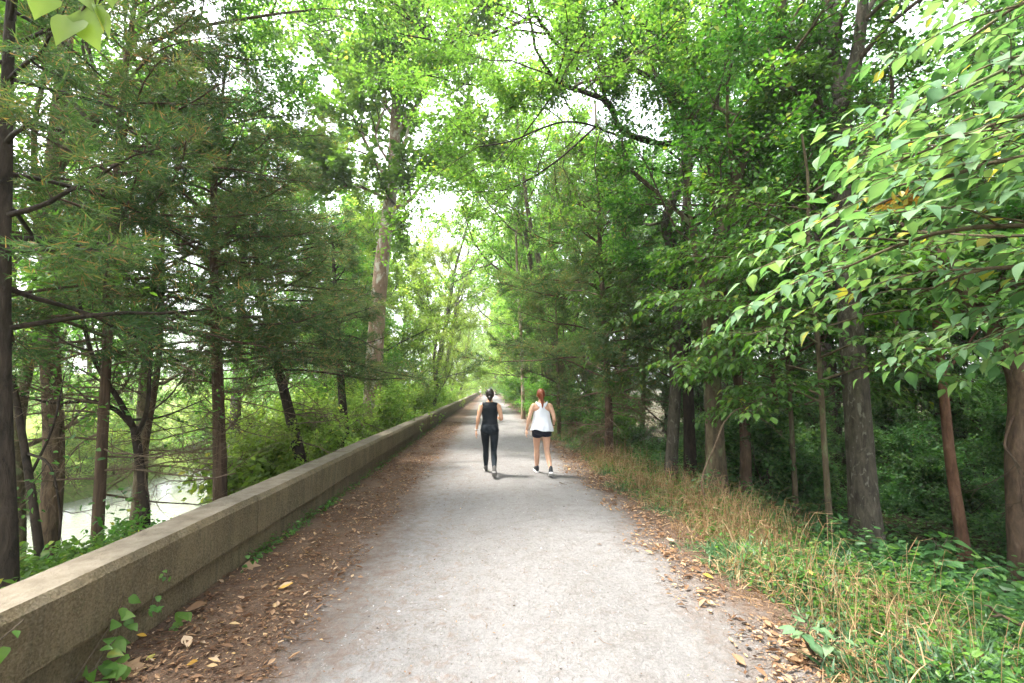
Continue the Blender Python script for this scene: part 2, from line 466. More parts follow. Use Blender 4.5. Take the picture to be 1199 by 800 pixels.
def path_z(x, y):
    e = np.minimum(sstep(-1.95, -1.6, x), 1 - sstep(2.2, 2.5, x))
    return .004 + .022 * e + .008 * e * (np.sin(x * 3.1 + y * .8) * np.sin(y * 1.3) + .6 * np.sin(y * 2.7 + x * 1.7)) + .012 * e * np.cos((x - .3) * 1.6)
path = sheet('path', np.arange(-1.95, 2.51, .08), axis((-6, 14, .1), (14, 60, .6), (60, 400, 10)), path_z, M['stone_dust'], kind='structure')

# water of the canal below the wall
m, nt, out = mat('canal_water')
v = coords(nt)
b = principled(nt, out, (.17, .18, .15), .12, .6, noise(nt, v, 1.6, 4, .5, .3), .25, .06)
M['water'] = m
WZ = -3.95
water = sheet('water', np.linspace(-22.5, -6, 8), np.linspace(-60, 400, 30), lambda x, y: x * 0 + WZ, M['water'], kind='structure')

# ------------------------------------------------------------------ the concrete parapet along the path
m, nt, out = mat('old_concrete')
v = coords(nt)
n1 = noise(nt, v, 2.2, 6, .62); n2 = noise(nt, coords(nt, (2, 2, .25)), 5, 5, .65); n3 = noise(nt, v, 60, 4, .7); n4 = noise(nt, v, 14, 5, .6)
geo = N(nt, 'ShaderNodeNewGeometry'); sn = N(nt, 'ShaderNodeSeparateXYZ'); nt.links.new(geo.outputs['Normal'], sn.inputs[0])
c = ramp(nt, n1, [(.3, (.085, .060, .028)), (.5, (.14, .102, .052)), (.7, (.20, .15, .084))])
c = mix(nt, ramp(nt, n2, [(.44, (0, 0, 0)), (.64, (.85, .85, .85))]), c, (.050, .042, .022))              # water stains
c = mix(nt, ramp(nt, n4, [(.58, (0, 0, 0)), (.72, (.6, .6, .6))]), c, (.060, .068, .024))                 # algae
c = mix(nt, .42, c, ramp(nt, n3, [(.34, (.03, .025, .015)), (.5, (.15, .12, .075)), (.7, (.30, .25, .18))]))   # grit
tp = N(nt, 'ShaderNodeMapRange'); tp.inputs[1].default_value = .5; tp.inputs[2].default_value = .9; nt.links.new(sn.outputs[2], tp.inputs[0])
top = ramp(nt, noise(nt, v, 7, 6, .65), [(.3, (.115, .095, .070)), (.5, (.175, .148, .113)), (.72, (.235, .205, .162))])  # paler, greyer coping on upward faces
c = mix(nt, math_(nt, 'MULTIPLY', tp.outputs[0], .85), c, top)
principled(nt, out, c, .92, .2, math_(nt, 'ADD', n3, math_(nt, 'MULTIPLY', n4, 1.2)), .8, .02)
M['concrete'] = m

wall = thing('parapet_wall', (-2.5, 0, 0), 'low weathered concrete parapet wall running beside the gravel path', 'wall')
def beam(y0, y1, jx, jz):
    # section of the beam in x, z: bevelled top edges, seen along the path
    s = [(-2.655, .245), (-2.30, .245), (-2.295, .258), (-2.294, .34), (-2.295, .42), (-2.294, .50), (-2.295, .572), (-2.328, .622), (-2.43, .624), (-2.53, .622), (-2.62, .616), (-2.66, .575), (-2.66, .26)]
    ys = np.linspace(y0, y1, max(2, int((y1 - y0) / (.12 if 0 < y0 < 12 else .35))))
    b = MB(); rings = []
    for y in ys:
        k = np.array([(x + jx + rng.normal(0, .0013), y, z + jz + rng.normal(0, .0013) - .008 * (rng.random() < .006)) for x, z in s]); rings.append(k)
    b.loft(np.array(rings)); return b
def basec(y0, y1):
    s = [(-2.60, -.6), (-2.365, -.6), (-2.37, .242), (-2.60, .242)]
    b = MB(); b.loft(np.array([[(x, y, z) for x, z in s] for y in np.linspace(y0, y1, 5)])); return b
y = -5.0
JOINT = 4.06
while y < 230:
    L = 3.35 if y < 60 else 12
    beam(y + .005, y + L - .005, rng.normal(0, .004), rng.normal(0, .004)).build('parapet_beam', M['concrete'], wall, (-2.5, 0, 0))
    y += L
y = -5.0
while y < 230:
    L = 25.0
    basec(y, y + L).build('footing', M['concrete'], wall, (-2.5, 0, 0)); y += L
# ------------------------------------------------------------------ tree generators
def rotv(d, angle, g, flat=0.0):
    """d turned by angle about a random axis; flat pushes the result towards the horizontal"""
    d = nrm(d); r = g.normal(0, 1, 3); r[2] *= (1 - flat)
    s = nrm(r - d * (r @ d))
    return nrm(d * math.cos(angle) + s * math.sin(angle))

class Broad:
    """trunk with limbs (wood) and twigs with leaves (crown) of a broadleaved tree"""
    def __init__(s, seed, shape='oval', leaf_l=.09, leaf_w=.6, per_twig=30, kids=(6, 6), ratio=(.5, .45), seg_len=.16, wander=(.14, .2, .25), lift=(.10, .06, -.02),
                 flat=.5, spread=.09, twig_r=.004, droop=.25, tilt=.45, twigs_drawn=1.0, limb_sides=7):
        s.g = np.random.default_rng(seed); s.wood, s.crown, s.tw = MB(), MB(), []
        s.shape, s.leaf_l, s.leaf_w, s.per, s.kids, s.ratio, s.wander, s.lift = shape, leaf_l, leaf_w, per_twig, kids, ratio, wander, lift
        s.flat, s.spread, s.twig_r, s.droop, s.tilt, s.drawn, s.ls = flat, spread, twig_r, droop, tilt, twigs_drawn, limb_sides

    def trunk(s, pts, r0, r1, sides=16, flare=.55, wob=.03, n=5):
        p = smooth(pts, n); m = len(p)
        r = np.linspace(r0, r1, m)
        h = np.linalg.norm(p - p[0], axis=1)
        r = r * (1 + flare * np.exp(-h / (r0 * 2.6 + .12)))
        s.wood.tube(p, r, sides, wob=wob, rnd=s.g); return p, r

    def branch(s, p, d, L, r, lev=0, lift=None):
        g = s.g; n = (6, 5, 4)[min(lev, 2)]
        pts = [np.array(p, float)]; d = nrm(d)
        for i in range(n):
            d = nrm(d + g.normal(0, s.wander[min(lev, 2)], 3) + np.array([0, 0, s.lift[min(lev, 2)] if lift is None else lift]))
            pts.append(pts[-1] + d * L / n)
        pts = np.array(pts); s.along(pts, r, lev)

    def along(s, pts, r, lev=0, r_end=.4, kids_from=.25):
        g = s.g; pts = np.asarray(pts); m = len(pts)
        if lev >= len(s.kids):
            if g.random() < s.drawn:
                s.crown.tube(pts, np.linspace(max(r, s.twig_r), s.twig_r * .5, m), 3, mat=1, cap=False)
            s.tw.append(pts); return
        L = np.linalg.norm(np.diff(pts, axis=0), axis=1).sum()
        rad = np.linspace(r, r * r_end, m)
        (s.wood if lev == 0 else s.crown).tube(pts, rad, s.ls if lev == 0 else 4, mat=0 if lev == 0 else 1, cap=lev == 0)
        k = s.kids[lev]
        for j in range(k):
            t = kids_from + (1 - kids_from) * (j + g.random()) / k
            f = t * (m - 1); i = min(int(f), m - 2); q = pts[i] + (pts[i + 1] - pts[i]) * (f - i)
            d = rotv(pts[i + 1] - pts[i], R(g.uniform(30, 62)), g, s.flat)
            s.branch(q, d, L * s.ratio[min(lev, 1)] * g.uniform(.7, 1.2) * (1.15 - .45 * t), rad[i] * .55, lev + 1)
        s.branch(pts[-1], pts[-1] - pts[-2], L * s.ratio[min(lev, 1)] * .8, rad[-1] * .8, lev + 1)

    def leaf_out(s, keep=None):
        g = s.g
        tw = s.tw if keep is None else [t for t in s.tw if keep(t)]
        if not tw: return
        T = np.array([t[[0, len(t) // 2, -1]] for t in tw]); n = len(T)
        k = s.per
        u = g.random((n, k)) ** .8
        a, b, c = T[:, None, 0], T[:, None, 1], T[:, None, 2]
        uu = u[..., None]
        pos = np.where(uu < .5, a + (b - a) * uu * 2, b + (c - b) * (uu * 2 - 1))
        td = nrm(c - a) + np.zeros_like(pos)
        side = nrm(np.cross(td, [0, 0, 1.0]) + g.normal(0, .25, pos.shape)) * np.where(g.random((n, k, 1)) < .5, 1, -1)
        pos = pos + g.normal(0, s.spread, pos.shape) * np.array([1, 1, .7]) + side * .02
        dr = nrm(td * .5 + side * .8 + g.normal(0, .3, pos.shape) + np.array([0, 0, -s.droop]))
        nm = nrm(np.array([0, 0, 1.0]) + g.normal(0, s.tilt, pos.shape))
        L = s.leaf_l * g.uniform(.6, 1.25, (n, k))
        tone = np.clip(g.normal(.42, .15, (n, 1)) + g.normal(0, .16, (n, k)), 0, .95)
        tone = np.where(g.random((n, k)) < .012, 1.0, tone)
        s.crown.leaves(s.shape, pos.reshape(-1, 3), dr.reshape(-1, 3), nm.reshape(-1, 3), L.ravel(), L.ravel() * s.leaf_w, tone.ravel())

    def put(s, base, name, label, group=None, bark='bark_grey', leaf='leaf_green', category='tree', local=True, trunk_name='trunk', crown_name='crown'):
        """link as a thing; local=True when the geometry was made round the origin"""
        t = thing(name, base, label, category, group)
        if s.wood.n: s.wood.build(trunk_name, M[bark], t, (0, 0, 0) if local else base, smooth=True)
        if s.crown.n: s.crown.build(crown_name, [M[leaf], M['twig']], t, (0, 0, 0) if local else base, smooth=s.shape in ('fine', 'heart', 'oval'))
        return t

def forest_tree(seed, H=14, r0=.16, clear=.35, limbs=13, limb_len=3.4, lean=(0, 0), bend=.5, **kw):
    s = Broad(seed, **kw); g = s.g
    ctrl = [np.array([0, 0, -.5])]
    for i in range(1, 6):
        z = H * i / 5
        ctrl.append(np.array([lean[0] * z + g.normal(0, bend * .35), lean[1] * z + g.normal(0, bend * .35), z]))
    p, r = s.trunk(ctrl, r0, r0 * .12)
    m = len(p)
    for j in range(limbs):
        t = clear + (1 - clear) * (j + g.random() * .8) / limbs
        i = min(int(t * (m - 1)), m - 2)
        az = j * 2.4 + g.uniform(-.5, .5); el = g.uniform(.1, .7) + .5 * (t - clear)
        d = np.array([math.cos(az) * math.cos(el), math.sin(az) * math.cos(el), math.sin(el)])
        s.branch(p[i], d, limb_len * (1.15 - .65 * (t - clear) / (1 - clear)) * g.uniform(.7, 1.2), max(r[i] * .45, .012), 0)
    s.leaf_out()
    return s

class Cedar:
    """a red cedar: stringy trunk, tiers of feathery sprays, dead whiskery branches low down"""
    def __init__(s, seed):
        s.g = np.random.default_rng(seed); s.wood, s.crown, s.dead = MB(), MB(), MB()
        s.sp, s.sd, s.sl = [], [], []

    def spray(s, p, d, L):
        """one frond: a twig with side shoots, each carrying short scale-leaf strips"""
        g = s.g; d = nrm(d); side = nrm(np.cross(d, [0, 0, 1.0]) + g.normal(0, .3, 3)); up = np.cross(side, d)
        n = max(5, int(L / .045))
        t = np.linspace(.12, 1, n)
        bend = np.outer(t * t, np.array([0, 0, -.22 * L]))
        q = p + np.outer(t, d) * L + bend
        for sgn in (-1, 1):
            sd = nrm(d * .75 + side * sgn * .75 + g.normal(0, .22, (n, 3)) + up * .15)
            ll = L * .42 * (1.08 - t) * g.uniform(.6, 1.3, n) + .03
            k = 3
            for j in range(k):
                f = (j + .3) / k
                s.sp.append(q + sd * (ll * f)[:, None])
                s.sd.append(nrm(sd + g.normal(0, .42, (n, 3)))); s.sl.append(ll * .55 + .018)
        s.sp.append(q); s.sd.append(nrm(d + g.normal(0, .3, (n, 3)))); s.sl.append(np.full(n, .05))

    def tree(s, ctrl, r0, r1, z0, z1, reach, n_br=60, dead_to=0.0, side=None, spray_l=(.28, .5), dead_n=0, full=1.0, shape=None, fork=None):
        g = s.g
        p = smooth(ctrl, 6); m = len(p); r = np.linspace(r0, r1, m) * (1 + .2 * np.exp(-np.linalg.norm(p - p[0], axis=1) / (r0 * 2.5)))
        s.wood.tube(p, r, 12, wob=.05, rnd=g)
        zz = p[:, 2]
        def at(z):
            return np.array([np.interp(z, zz, p[:, 0]), np.interp(z, zz, p[:, 1]), z]), np.interp(z, zz, r)
        for j in range(n_br):
            z = z0 + (z1 - z0) * (j + g.random()) / n_br
            f = (z - z0) / (z1 - z0)
            c, rr = at(z)
            az = j * 2.4 + g.uniform(-.6, .6)
            L = (reach * (1 - f) ** .7 + .35) * g.uniform(.65, 1.15) if shape is None else shape(f) * g.uniform(.7, 1.15)
            if side is not None: L *= 1 + side[1] * math.cos(az - side[0])
            el = g.uniform(-.1, .35) + .5 * f
            d = np.array([math.cos(az) * math.cos(el), math.sin(az) * math.cos(el), math.sin(el)])
            n = 7; pts = [c]
            for i in range(n):
                d = nrm(d + g.normal(0, .10, 3) + np.array([0, 0, -.05 if i < 4 else .06])); pts.append(pts[-1] + d * L / n)
            pts = np.array(pts)
            s.wood.tube(pts, np.linspace(min(.03, rr * .5), .005, n + 1), 5, cap=False)
            ns = max(3, int(L * 9 * full))
            for k in range(ns):
                t = .28 + .72 * (k + g.random()) / ns; ff = t * n; i = min(int(ff), n - 1)
                q = pts[i] + (pts[i + 1] - pts[i]) * (ff - i)
                dd = rotv(pts[i + 1] - pts[i], R(g.uniform(25, 60)), g, .55)
                ll = g.uniform(*spray_l) * (1.15 - .4 * t)
                # a small branchlet that carries three sprays
                e = q + dd * ll * .7
                s.crown.tube(np.array([q, (q + e) / 2 + g.normal(0, .015, 3), e]), [.005, .004, .003], 3, mat=1, cap=False)
                s.spray(q + dd * ll * .15, dd, ll)
                s.spray(e - dd * ll * .1, rotv(dd, R(g.uniform(10, 40)), g, .3), ll * .7)
                s.spray(q + dd * ll * .4, rotv(dd, R(g.uniform(25, 55)), g, .4), ll * .65)
        for j in range(dead_n):
            z = dead_to[0] + (dead_to[1] - dead_to[0]) * (j + g.random()) / dead_n
            c, rr = at(z)
            az = g.uniform(0, 2 * math.pi); el = g.uniform(-.15, .35); L = g.uniform(.9, 2.1)
            s.dead_branch(c, np.array([math.cos(az) * math.cos(el), math.sin(az) * math.cos(el), math.sin(el)]), L, min(.014, rr * .4), 0)

    def dead_branch(s, p, d, L, r, lev):
        g = s.g; n = 6; pts = [np.array(p)]; d = nrm(d)
        for i in range(n):
            d = nrm(d + g.normal(0, .16, 3) + np.array([0, 0, -.04])); pts.append(pts[-1] + d * L / n)
        pts = np.array(pts)
        s.dead.tube(pts, np.linspace(r, max(r * .3, .0018), n + 1), 4 if lev == 0 else 3, cap=False)
        if lev < 2:
            for k in range((9, 6)[lev]):
                t = .2 + .8 * (k + g.random()) / (9, 6)[lev]; i = min(int(t * n), n - 1)
                s.dead_branch(pts[i], rotv(pts[i + 1] - pts[i], R(g.uniform(35, 70)), g, .3), L * g.uniform(.25, .45), max(r * .4, .002), lev + 1)

    def finish(s, base, label, group=None, bark='bark_cedar'):
        g = s.g
        pos = np.vstack(s.sp); dr = np.vstack(s.sd); L = np.concatenate(s.sl) * g.uniform(.7, 1.3, len(pos))
        nm = nrm(g.normal(0, 1, pos.shape))
        cl = .45 + .3 * np.sin(pos[:, 0] * 2.1 + pos[:, 2] * 1.7) * np.sin(pos[:, 1] * 1.9 + pos[:, 2])
        tone = np.clip(cl + g.normal(0, .17, len(pos)), 0, .92)
        tone = np.where(g.random(len(pos)) < .085, g.uniform(.92, 1, len(pos)), tone)
        s.crown.leaves('strip', pos, dr, nm, L, np.clip(L * .16, .006, .012), tone)
        t = thing('cedar_tree', base, label, 'tree', group)
        s.wood.build('trunk', M[bark], t, base, smooth=True)
        s.crown.build('crown', [M['leaf_cedar'], M['twig']], t, base)
        if s.dead.n: s.dead.build('dead_branch', M['twig_dry'], t, base)
        return t
def foot(px, py, Y, sink=.25):
    """where a trunk seen at a photo pixel, Y metres on, meets the ground"""
    q = P(px, py, Y); q[2] = float(gz(q[0], q[1])) - sink; return q

# ================================================================== cedars beyond the wall
CEDARS = 'cedars beyond the parapet wall'
def cedar(seed, Y, pts, r0, top, z0, reach, label, lean_side=(0.0, .25), n_br=58, dead=(0, 0, 0), bark='bark_cedar', spray=(.28, .5), full=.88, depth=None):
    b = foot(*pts[0], Y)
    ctrl = [b] + [P(x, y, Y + (depth[i] if depth else 0)) for i, (x, y) in enumerate(pts)]
    e = ctrl[-1] + (ctrl[-1] - ctrl[-2]) * .0
    if top > e[2]:
        ctrl += [np.array([e[0] + (ctrl[-1][0] - ctrl[-2][0]) * .2, e[1] + .1, (e[2] + top) / 2]), np.array([e[0], e[1] + .1, top])]
    c = Cedar(seed)
    c.tree(ctrl, r0, .015, z0, top, reach, n_br, dead[:2], lean_side, spray, dead[2], full)
    return c.finish(b, label, CEDARS, bark)

cedar(1, 4.6, [(8, 680), (2, 430), (6, 200), (14, 0)], .092, 8.2, 2.2, 1.9, 'thickest dark cedar trunk, nearest of the row behind the wall', (0.4, .2), 46, (.3, 2.6, 0), 'bark_dark')
cedar(2, 6.6, [(113, 655), (122, 480), (134, 250), (146, 90)], .082, 9.0, 2.1, 2.3, 'cedar with straight trunk between the thickest near cedar and the forked slim tree', (0, .3), 58, (.2, 2.3, 16))
cedar(3, 8.3, [(258, 590), (256, 470), (252, 360), (250, 240)], .125, 7.6, 2.1, 2.35, 'dark straight cedar with bare whiskery lower branches in front of the bright water', (0, .25), 62, (.1, 2.4, 22), 'bark_cedar')
cedar(4, 10.4, [(352, 545), (338, 480), (318, 400), (300, 300)], .15, 7.0, 2.0, 2.2, 'cedar whose trunk leans away from the path over the wall', (.2, .35), 56, (.3, 2.4, 10), 'bark_dark')
cedar(5, 13.2, [(404, 520), (398, 430), (392, 330), (388, 260)], .16, 5.6, 2.1, .9, 'dark densely clad cedar next before the pale sycamore', (0.3, .1), 56, (.2, 1.0, 3), 'bark_dark')
cedar(6, 9.0, [(165, 560), (186, 420), (190, 300), (192, 200)], .065, 7.6, 2.4, 1.9, 'slender cedar standing behind the forked slim trunk nearer the water', (0.2, .2), 46, (.2, 2.4, 12))

# forked slim tree between them
s = Broad(31, leaf_l=.06, kids=(4, 3), per_twig=5, flat=.6, drawn=1.0) if False else Broad(31, leaf_l=.06, kids=(5, 4), per_twig=3, flat=.6)
b = foot(170, 615, 7.0)
p, r = s.trunk([b, P(170, 615, 7), P(166, 560, 7), P(157, 500, 7)], .066, .05)
for pts, rr in (([(157, 502), (135, 480), (105, 470), (62, 472), (20, 462)], .035), ([(157, 502), (140, 470), (112, 425), (98, 380), (90, 330)], .04), ([(160, 512), (172, 480), (176, 430), (182, 380)], .035), ([(152, 492), (190, 488), (235, 470)], .02)):
    s.along(smooth([P(x, y, 7 - .15 * i) for i, (x, y) in enumerate(pts)], 4), rr, 0)
s.leaf_out(); s.put(b, 'slim_tree', 'slim forked tree behind the wall with one long limb reaching level to the side', bark='bark_dark', leaf='leaf_green', local=False)
s = Broad(32, leaf_l=.07, kids=(5, 4), per_twig=5)
b = foot(46, 665, 5.6)
s.trunk([b, P(46, 668, 5.6), P(40, 600, 5.6), P(28, 520, 5.7), P(14, 440, 5.8)], .05, .03, 10)
s.along(smooth([P(30, 530, 5.7), P(58, 545, 5.5), P(70, 600, 5.4), P(66, 655, 5.4)], 4), .016, 0)
s.along(smooth([P(34, 560, 5.7), P(62, 500, 5.8), P(75, 440, 6)], 4), .016, 0)
s.leaf_out(); s.put(b, 'slim_tree', 'thin leaning sapling right beside the thick near cedar trunk behind the wall', bark='bark_dark', leaf='leaf_green', local=False)

# big forked tree whose crown fills the top corner
s = Broad(33, leaf_l=.075, leaf_w=.6, per_twig=34, kids=(7, 6), flat=.5, limb_sides=8)
b = foot(62, 560, 8.5)
p, r = s.trunk([b, P(62, 560, 8.5), P(58, 400, 8.5), P(58, 240, 8.5), P(66, 160, 8.6), P(76, 60, 8.7), P(84, -60, 8.8), P(92, -200, 8.8)], .15, .09, 14)
for pts, rr in (([(64, 200), (84, 170), (110, 140), (126, 112), (142, 76), (165, 20), (185, -60)], .105), ([(142, 78), (190, 68), (235, 62), (290, 70)], .035), ([(118, 128), (160, 108), (210, 118), (265, 138), (300, 132)], .035),
                ([(110, 140), (150, 150), (190, 165), (240, 180)], .03), ([(74, 80), (30, 40), (-20, 10)], .04), ([(80, 20), (120, -20), (180, -70)], .04), ([(150, 50), (200, 10), (260, -40)], .04), ([(66, 240), (100, 236), (130, 232), (180, 248), (215, 275)], .035),
                ([(165, 20), (230, -10), (320, -20)], .04), ([(84, -40), (40, -70), (-10, -80)], .04), ([(142, 76), (200, 40), (300, 20), (380, 10)], .04)):
    s.along(smooth([P(x, y, 8.6 - .12 * i) for i, (x, y) in enumerate(pts)], 4), rr, 0)
s.leaf_out(keep=lambda t: t[-1][2] > 4.4)
s.put(b, 'forked_tree', 'tall tree forking into two thick limbs above the cedars, its dark branches reaching over', bark='bark_brown', leaf='leaf_green', local=False)

# ================================================================== the sycamore by the wall
s = Broad(41, shape='lobed', leaf_l=.17, leaf_w=1.0, per_twig=42, kids=(8, 7), spread=.16, limb_sides=8, droop=.4)
b = foot(436, 470, 16.5)
p, r = s.trunk([b, P(436, 470, 16.5), P(441, 380, 16.5), P(448, 300, 16.5), P(459, 215, 16.5), P(464, 120, 16.4), P(470, 20, 16.3), P(474, -110, 16.2)], .34, .10, 16, flare=.15)
syc = [([(452, 250), (464, 243), (476, 238), (495, 215), (520, 180)], .09), ([(459, 215), (440, 190), (420, 150), (395, 100)], .08), ([(462, 160), (490, 120), (520, 70), (540, 20)], .08), ([(463, 140), (430, 90), (400, 30), (380, -30)], .08),
       ([(467, 70), (500, 20), (540, -40)], .08), ([(468, 40), (430, -10), (390, -80)], .07), ([(456, 235), (425, 220), (395, 215), (365, 180)], .06), ([(462, 180), (500, 175), (545, 165), (575, 150)], .06), ([(462, 200), (440, 160), (452, 120), (448, 80)], .05), ([(463, 190), (478, 150), (468, 105), (474, 60)], .05), ([(464, 120), (445, 80), (462, 30)], .05)]
for i, (pts, rr) in enumerate(syc):
    s.along(smooth([P(x, y, 16.4 + (1.2 if i % 2 and i < 8 else -1.0) * .35 * k) for k, (x, y) in enumerate(pts)], 4), rr, 0)
s.leaf_out(); s.put(b, 'sycamore_tree', 'tall sycamore with a pale peeling trunk standing just behind the wall', bark='bark_sycamore', leaf='leaf_bright', local=False)

# ================================================================== trees along the verge
def trunk_tree(seed, Y, pts, r0, r1, label, limbs=(), auto=8, clear=.55, limb_len=2.6, bark='bark_grey', leaf='leaf_green', zmin=3.0, name='verge_tree', dy=0.0, **kw):
    s = Broad(seed, **kw); g = s.g
    b = foot(*pts[0], Y)
    ctrl = [b] + [P(x, y, Y + dy * i) for i, (x, y) in enumerate(pts)]
    p, r = s.trunk(ctrl, r0, r1, 14)
    m = len(p)
    for lp, rr, yy in limbs:
        s.along(smooth([P(x, y, Y + (yy * i / max(1, len(lp) - 1))) for i, (x, y) in enumerate(lp)], 4), rr, 0)
    for j in range(auto):
        t = clear + (1 - clear) * (j + g.random() * .7) / auto
        i = min(int(t * (m - 1)), m - 2)
        az = j * 2.4 + g.uniform(-.5, .5); el = g.uniform(.0, .6)
        s.branch(p[i], (math.cos(az) * math.cos(el), math.sin(az) * math.cos(el), math.sin(el)), limb_len * g.uniform(.7, 1.2), max(.02, r[i] * .4), 0)
    s.leaf_out(keep=lambda t: t[-1][2] > zmin)
    return s.put(b, name, label, bark=bark, leaf=leaf, local=False)

trunk_tree(51, 6.9, [(1013, 610), (1007, 520), (998, 400), (990, 290), (987, 190), (986, 120)], .185, .14, 'stout grey lichen-spotted tree trunk rising from the grass, forking high up',
           [([(986, 125), (977, 70), (974, 20), (970, -60), (966, -160)], .11, .6), ([(987, 115), (1000, 80), (1008, 30), (1014, -50), (1020, -160)], .12, -.4), ([(985, 135), (965, 125), (956, 108), (950, 98)], .045, -.3), ([(978, 62), (955, 47), (935, 46), (905, 40)], .035, .5),
            ([(1010, 20), (1040, -20), (1080, -40)], .05, .5), ([(972, 10), (940, -40), (900, -80)], .05, .8)],
           auto=5, clear=.6, limb_len=1.8, bark='bark_pale', zmin=3.6, per_twig=30, leaf_l=.085, kids=(5, 5))
trunk_tree(52, 8.4, [(840, 572), (836, 470), (832, 360), (846, 270), (868, 190), (890, 110), (908, 40), (922, -40), (934, -140)], .165, .075, 'mossy grey tree at the grass edge, its trunk curving over, beside a slim twin',
           [([(832, 372), (815, 300), (806, 220), (812, 140)], .06, -.3), ([(890, 110), (920, 80), (960, 60), (1000, 30)], .05, -.8)], auto=16, clear=.38, limb_len=2.7, zmin=2.8, per_twig=34, leaf_l=.085, kids=(6, 5))
trunk_tree(53, 8.7, [(873, 570), (872, 500), (863, 440), (852, 385), (846, 320), (838, 240), (826, 160)], .10, .05, 'slim brownish tree with a kinked trunk right next to the mossy grey one', auto=12, clear=.42, limb_len=2.2, bark='bark_brown', zmin=2.5, leaf_l=.085, per_twig=34)
trunk_tree(54, 9.4, [(786, 545), (790, 470), (794, 390), (790, 300), (779, 260), (800, 200), (806, 120), (795, 40), (788, -50), (784, -160)], .115, .07, 'tall slim tree with pinkish flaking bark, bare at mid height',
           auto=9, clear=.45, limb_len=2.4, bark='bark_pale', zmin=2.8, per_twig=30, leaf_l=.075, kids=(6, 6), leaf='leaf_green')
trunk_tree(55, 9.9, [(808, 545), (806, 470), (802, 380), (800, 300), (806, 200), (808, 110), (800, 30), (796, -60)], .125, .06, 'dark straight-trunked tree that sends long crooked limbs, coloured dark as if backlit, out over the path',
           [([(806, 165), (770, 168), (728, 152), (714, 122), (690, 110), (668, 103), (652, 96), (640, 80)], 0.072, -2.50), ([(676, 106), (674, 90), (677, 60), (680, 20)], 0.025, -1.10), ([(714, 122), (720, 100), (722, 80)], 0.014, -0.90),
            ([(800, 190), (760, 162), (722, 158), (690, 146), (660, 143), (630, 152), (600, 165), (560, 172)], 0.028, -2.10), ([(660, 143), (640, 128), (610, 122)], 0.014, -1.30), ([(800, 110), (740, 80), (700, 66), (660, 57), (640, 36), (628, 18), (618, -10), (612, -60)], 0.054, -3.10), ([(650, 40), (655, 10), (660, -30)], 0.018, -1.20),
            ([(796, 60), (740, 20), (690, -30)], 0.043, -2.90), ([(628, 18), (570, 40), (510, 38), (455, 8), (420, -10)], 0.032, -0.70), ([(640, 40), (600, 36), (550, 50), (480, 42), (400, 20)], 0.029, -0.10),
            ([(660, 57), (620, 90), (560, 100), (500, 88)], 0.025, -0.60), ([(700, 146), (650, 190), (600, 220), (560, 225)], 0.025, -0.40)], auto=8, clear=.55, limb_len=2.4, bark='bark_dark', zmin=2.6, per_twig=46, leaf_l=.07, leaf='leaf_bright', kids=(9, 7))  # dark bark puts the backlit shade of the limbs into their colour
trunk_tree(56, 7.0, [(1128, 640), (1113, 540), (1104, 450), (1095, 360), (1088, 280)], .085, .045, 'thin reddish-barked tree with bare lower trunk between the stout grey one and the leaning one', auto=6, clear=.65, limb_len=1.5, bark='bark_red', zmin=2.6, per_twig=20, leaf_l=.10)
trunk_tree(57, 6.2, [(1196, 640), (1190, 540), (1192, 450), (1170, 400), (1140, 358), (1095, 290)], .135, .085, 'thick dark trunk bending towards the path at the edge of the photo',
           [([(1192, 452), (1196, 400), (1190, 370), (1176, 320)], .07, -.2), ([(1193, 470), (1176, 520), (1192, 545), (1198, 600)], .018, -.25)], auto=5, clear=.7, limb_len=1.5, bark='bark_brown', zmin=2.3, per_twig=20, leaf_l=.10)
trunk_tree(58, 9.8, [(917, 580), (912, 500), (902, 420), (893, 330)], .075, .03, 'slender dark pole of a young tree between the kinked tree and the stout grey one', auto=6, clear=.55, limb_len=1.6, bark='bark_brown', zmin=2.4, per_twig=24, leaf_l=.09, leaf='leaf_deep')
trunk_tree(59, 26, [(613, 500), (612, 450), (610, 390), (606, 330), (604, 270)], .12, .06, 'small pale-barked tree far down the verge, seen just above the white top', auto=9, clear=.5, limb_len=2.4, bark='bark_sycamore', zmin=3.2, per_twig=22, leaf_l=.11, leaf='leaf_bright')

# the cedar on the verge side
b = foot(713, 545, 11.5)
c = Cedar(61)
c.tree([b, P(713, 545, 11.5), P(712, 450, 11.5), P(704, 320, 11.5), P(700, 200, 11.5), P(697, 120, 11.5)], .13, .02, 1.5, 8.0, 2.5, 74, (.5, 2.2), (math.pi, .25), (.3, .52), 22)
c.finish(b, 'shaggy cedar with brown whiskery lower branches at the grass edge ahead of the walkers')
b = foot(655, 525, 17)
c = Cedar(62)
c.tree([b, P(655, 525, 17), P(653, 430, 17), P(650, 330, 17)], .12, .02, 1.2, 5.8, 1.7, 34, (.4, 1.6), (math.pi, .1), (.35, .55), 8)
c.finish(b, 'smaller dark cedar farther down the verge, above the walker in white')

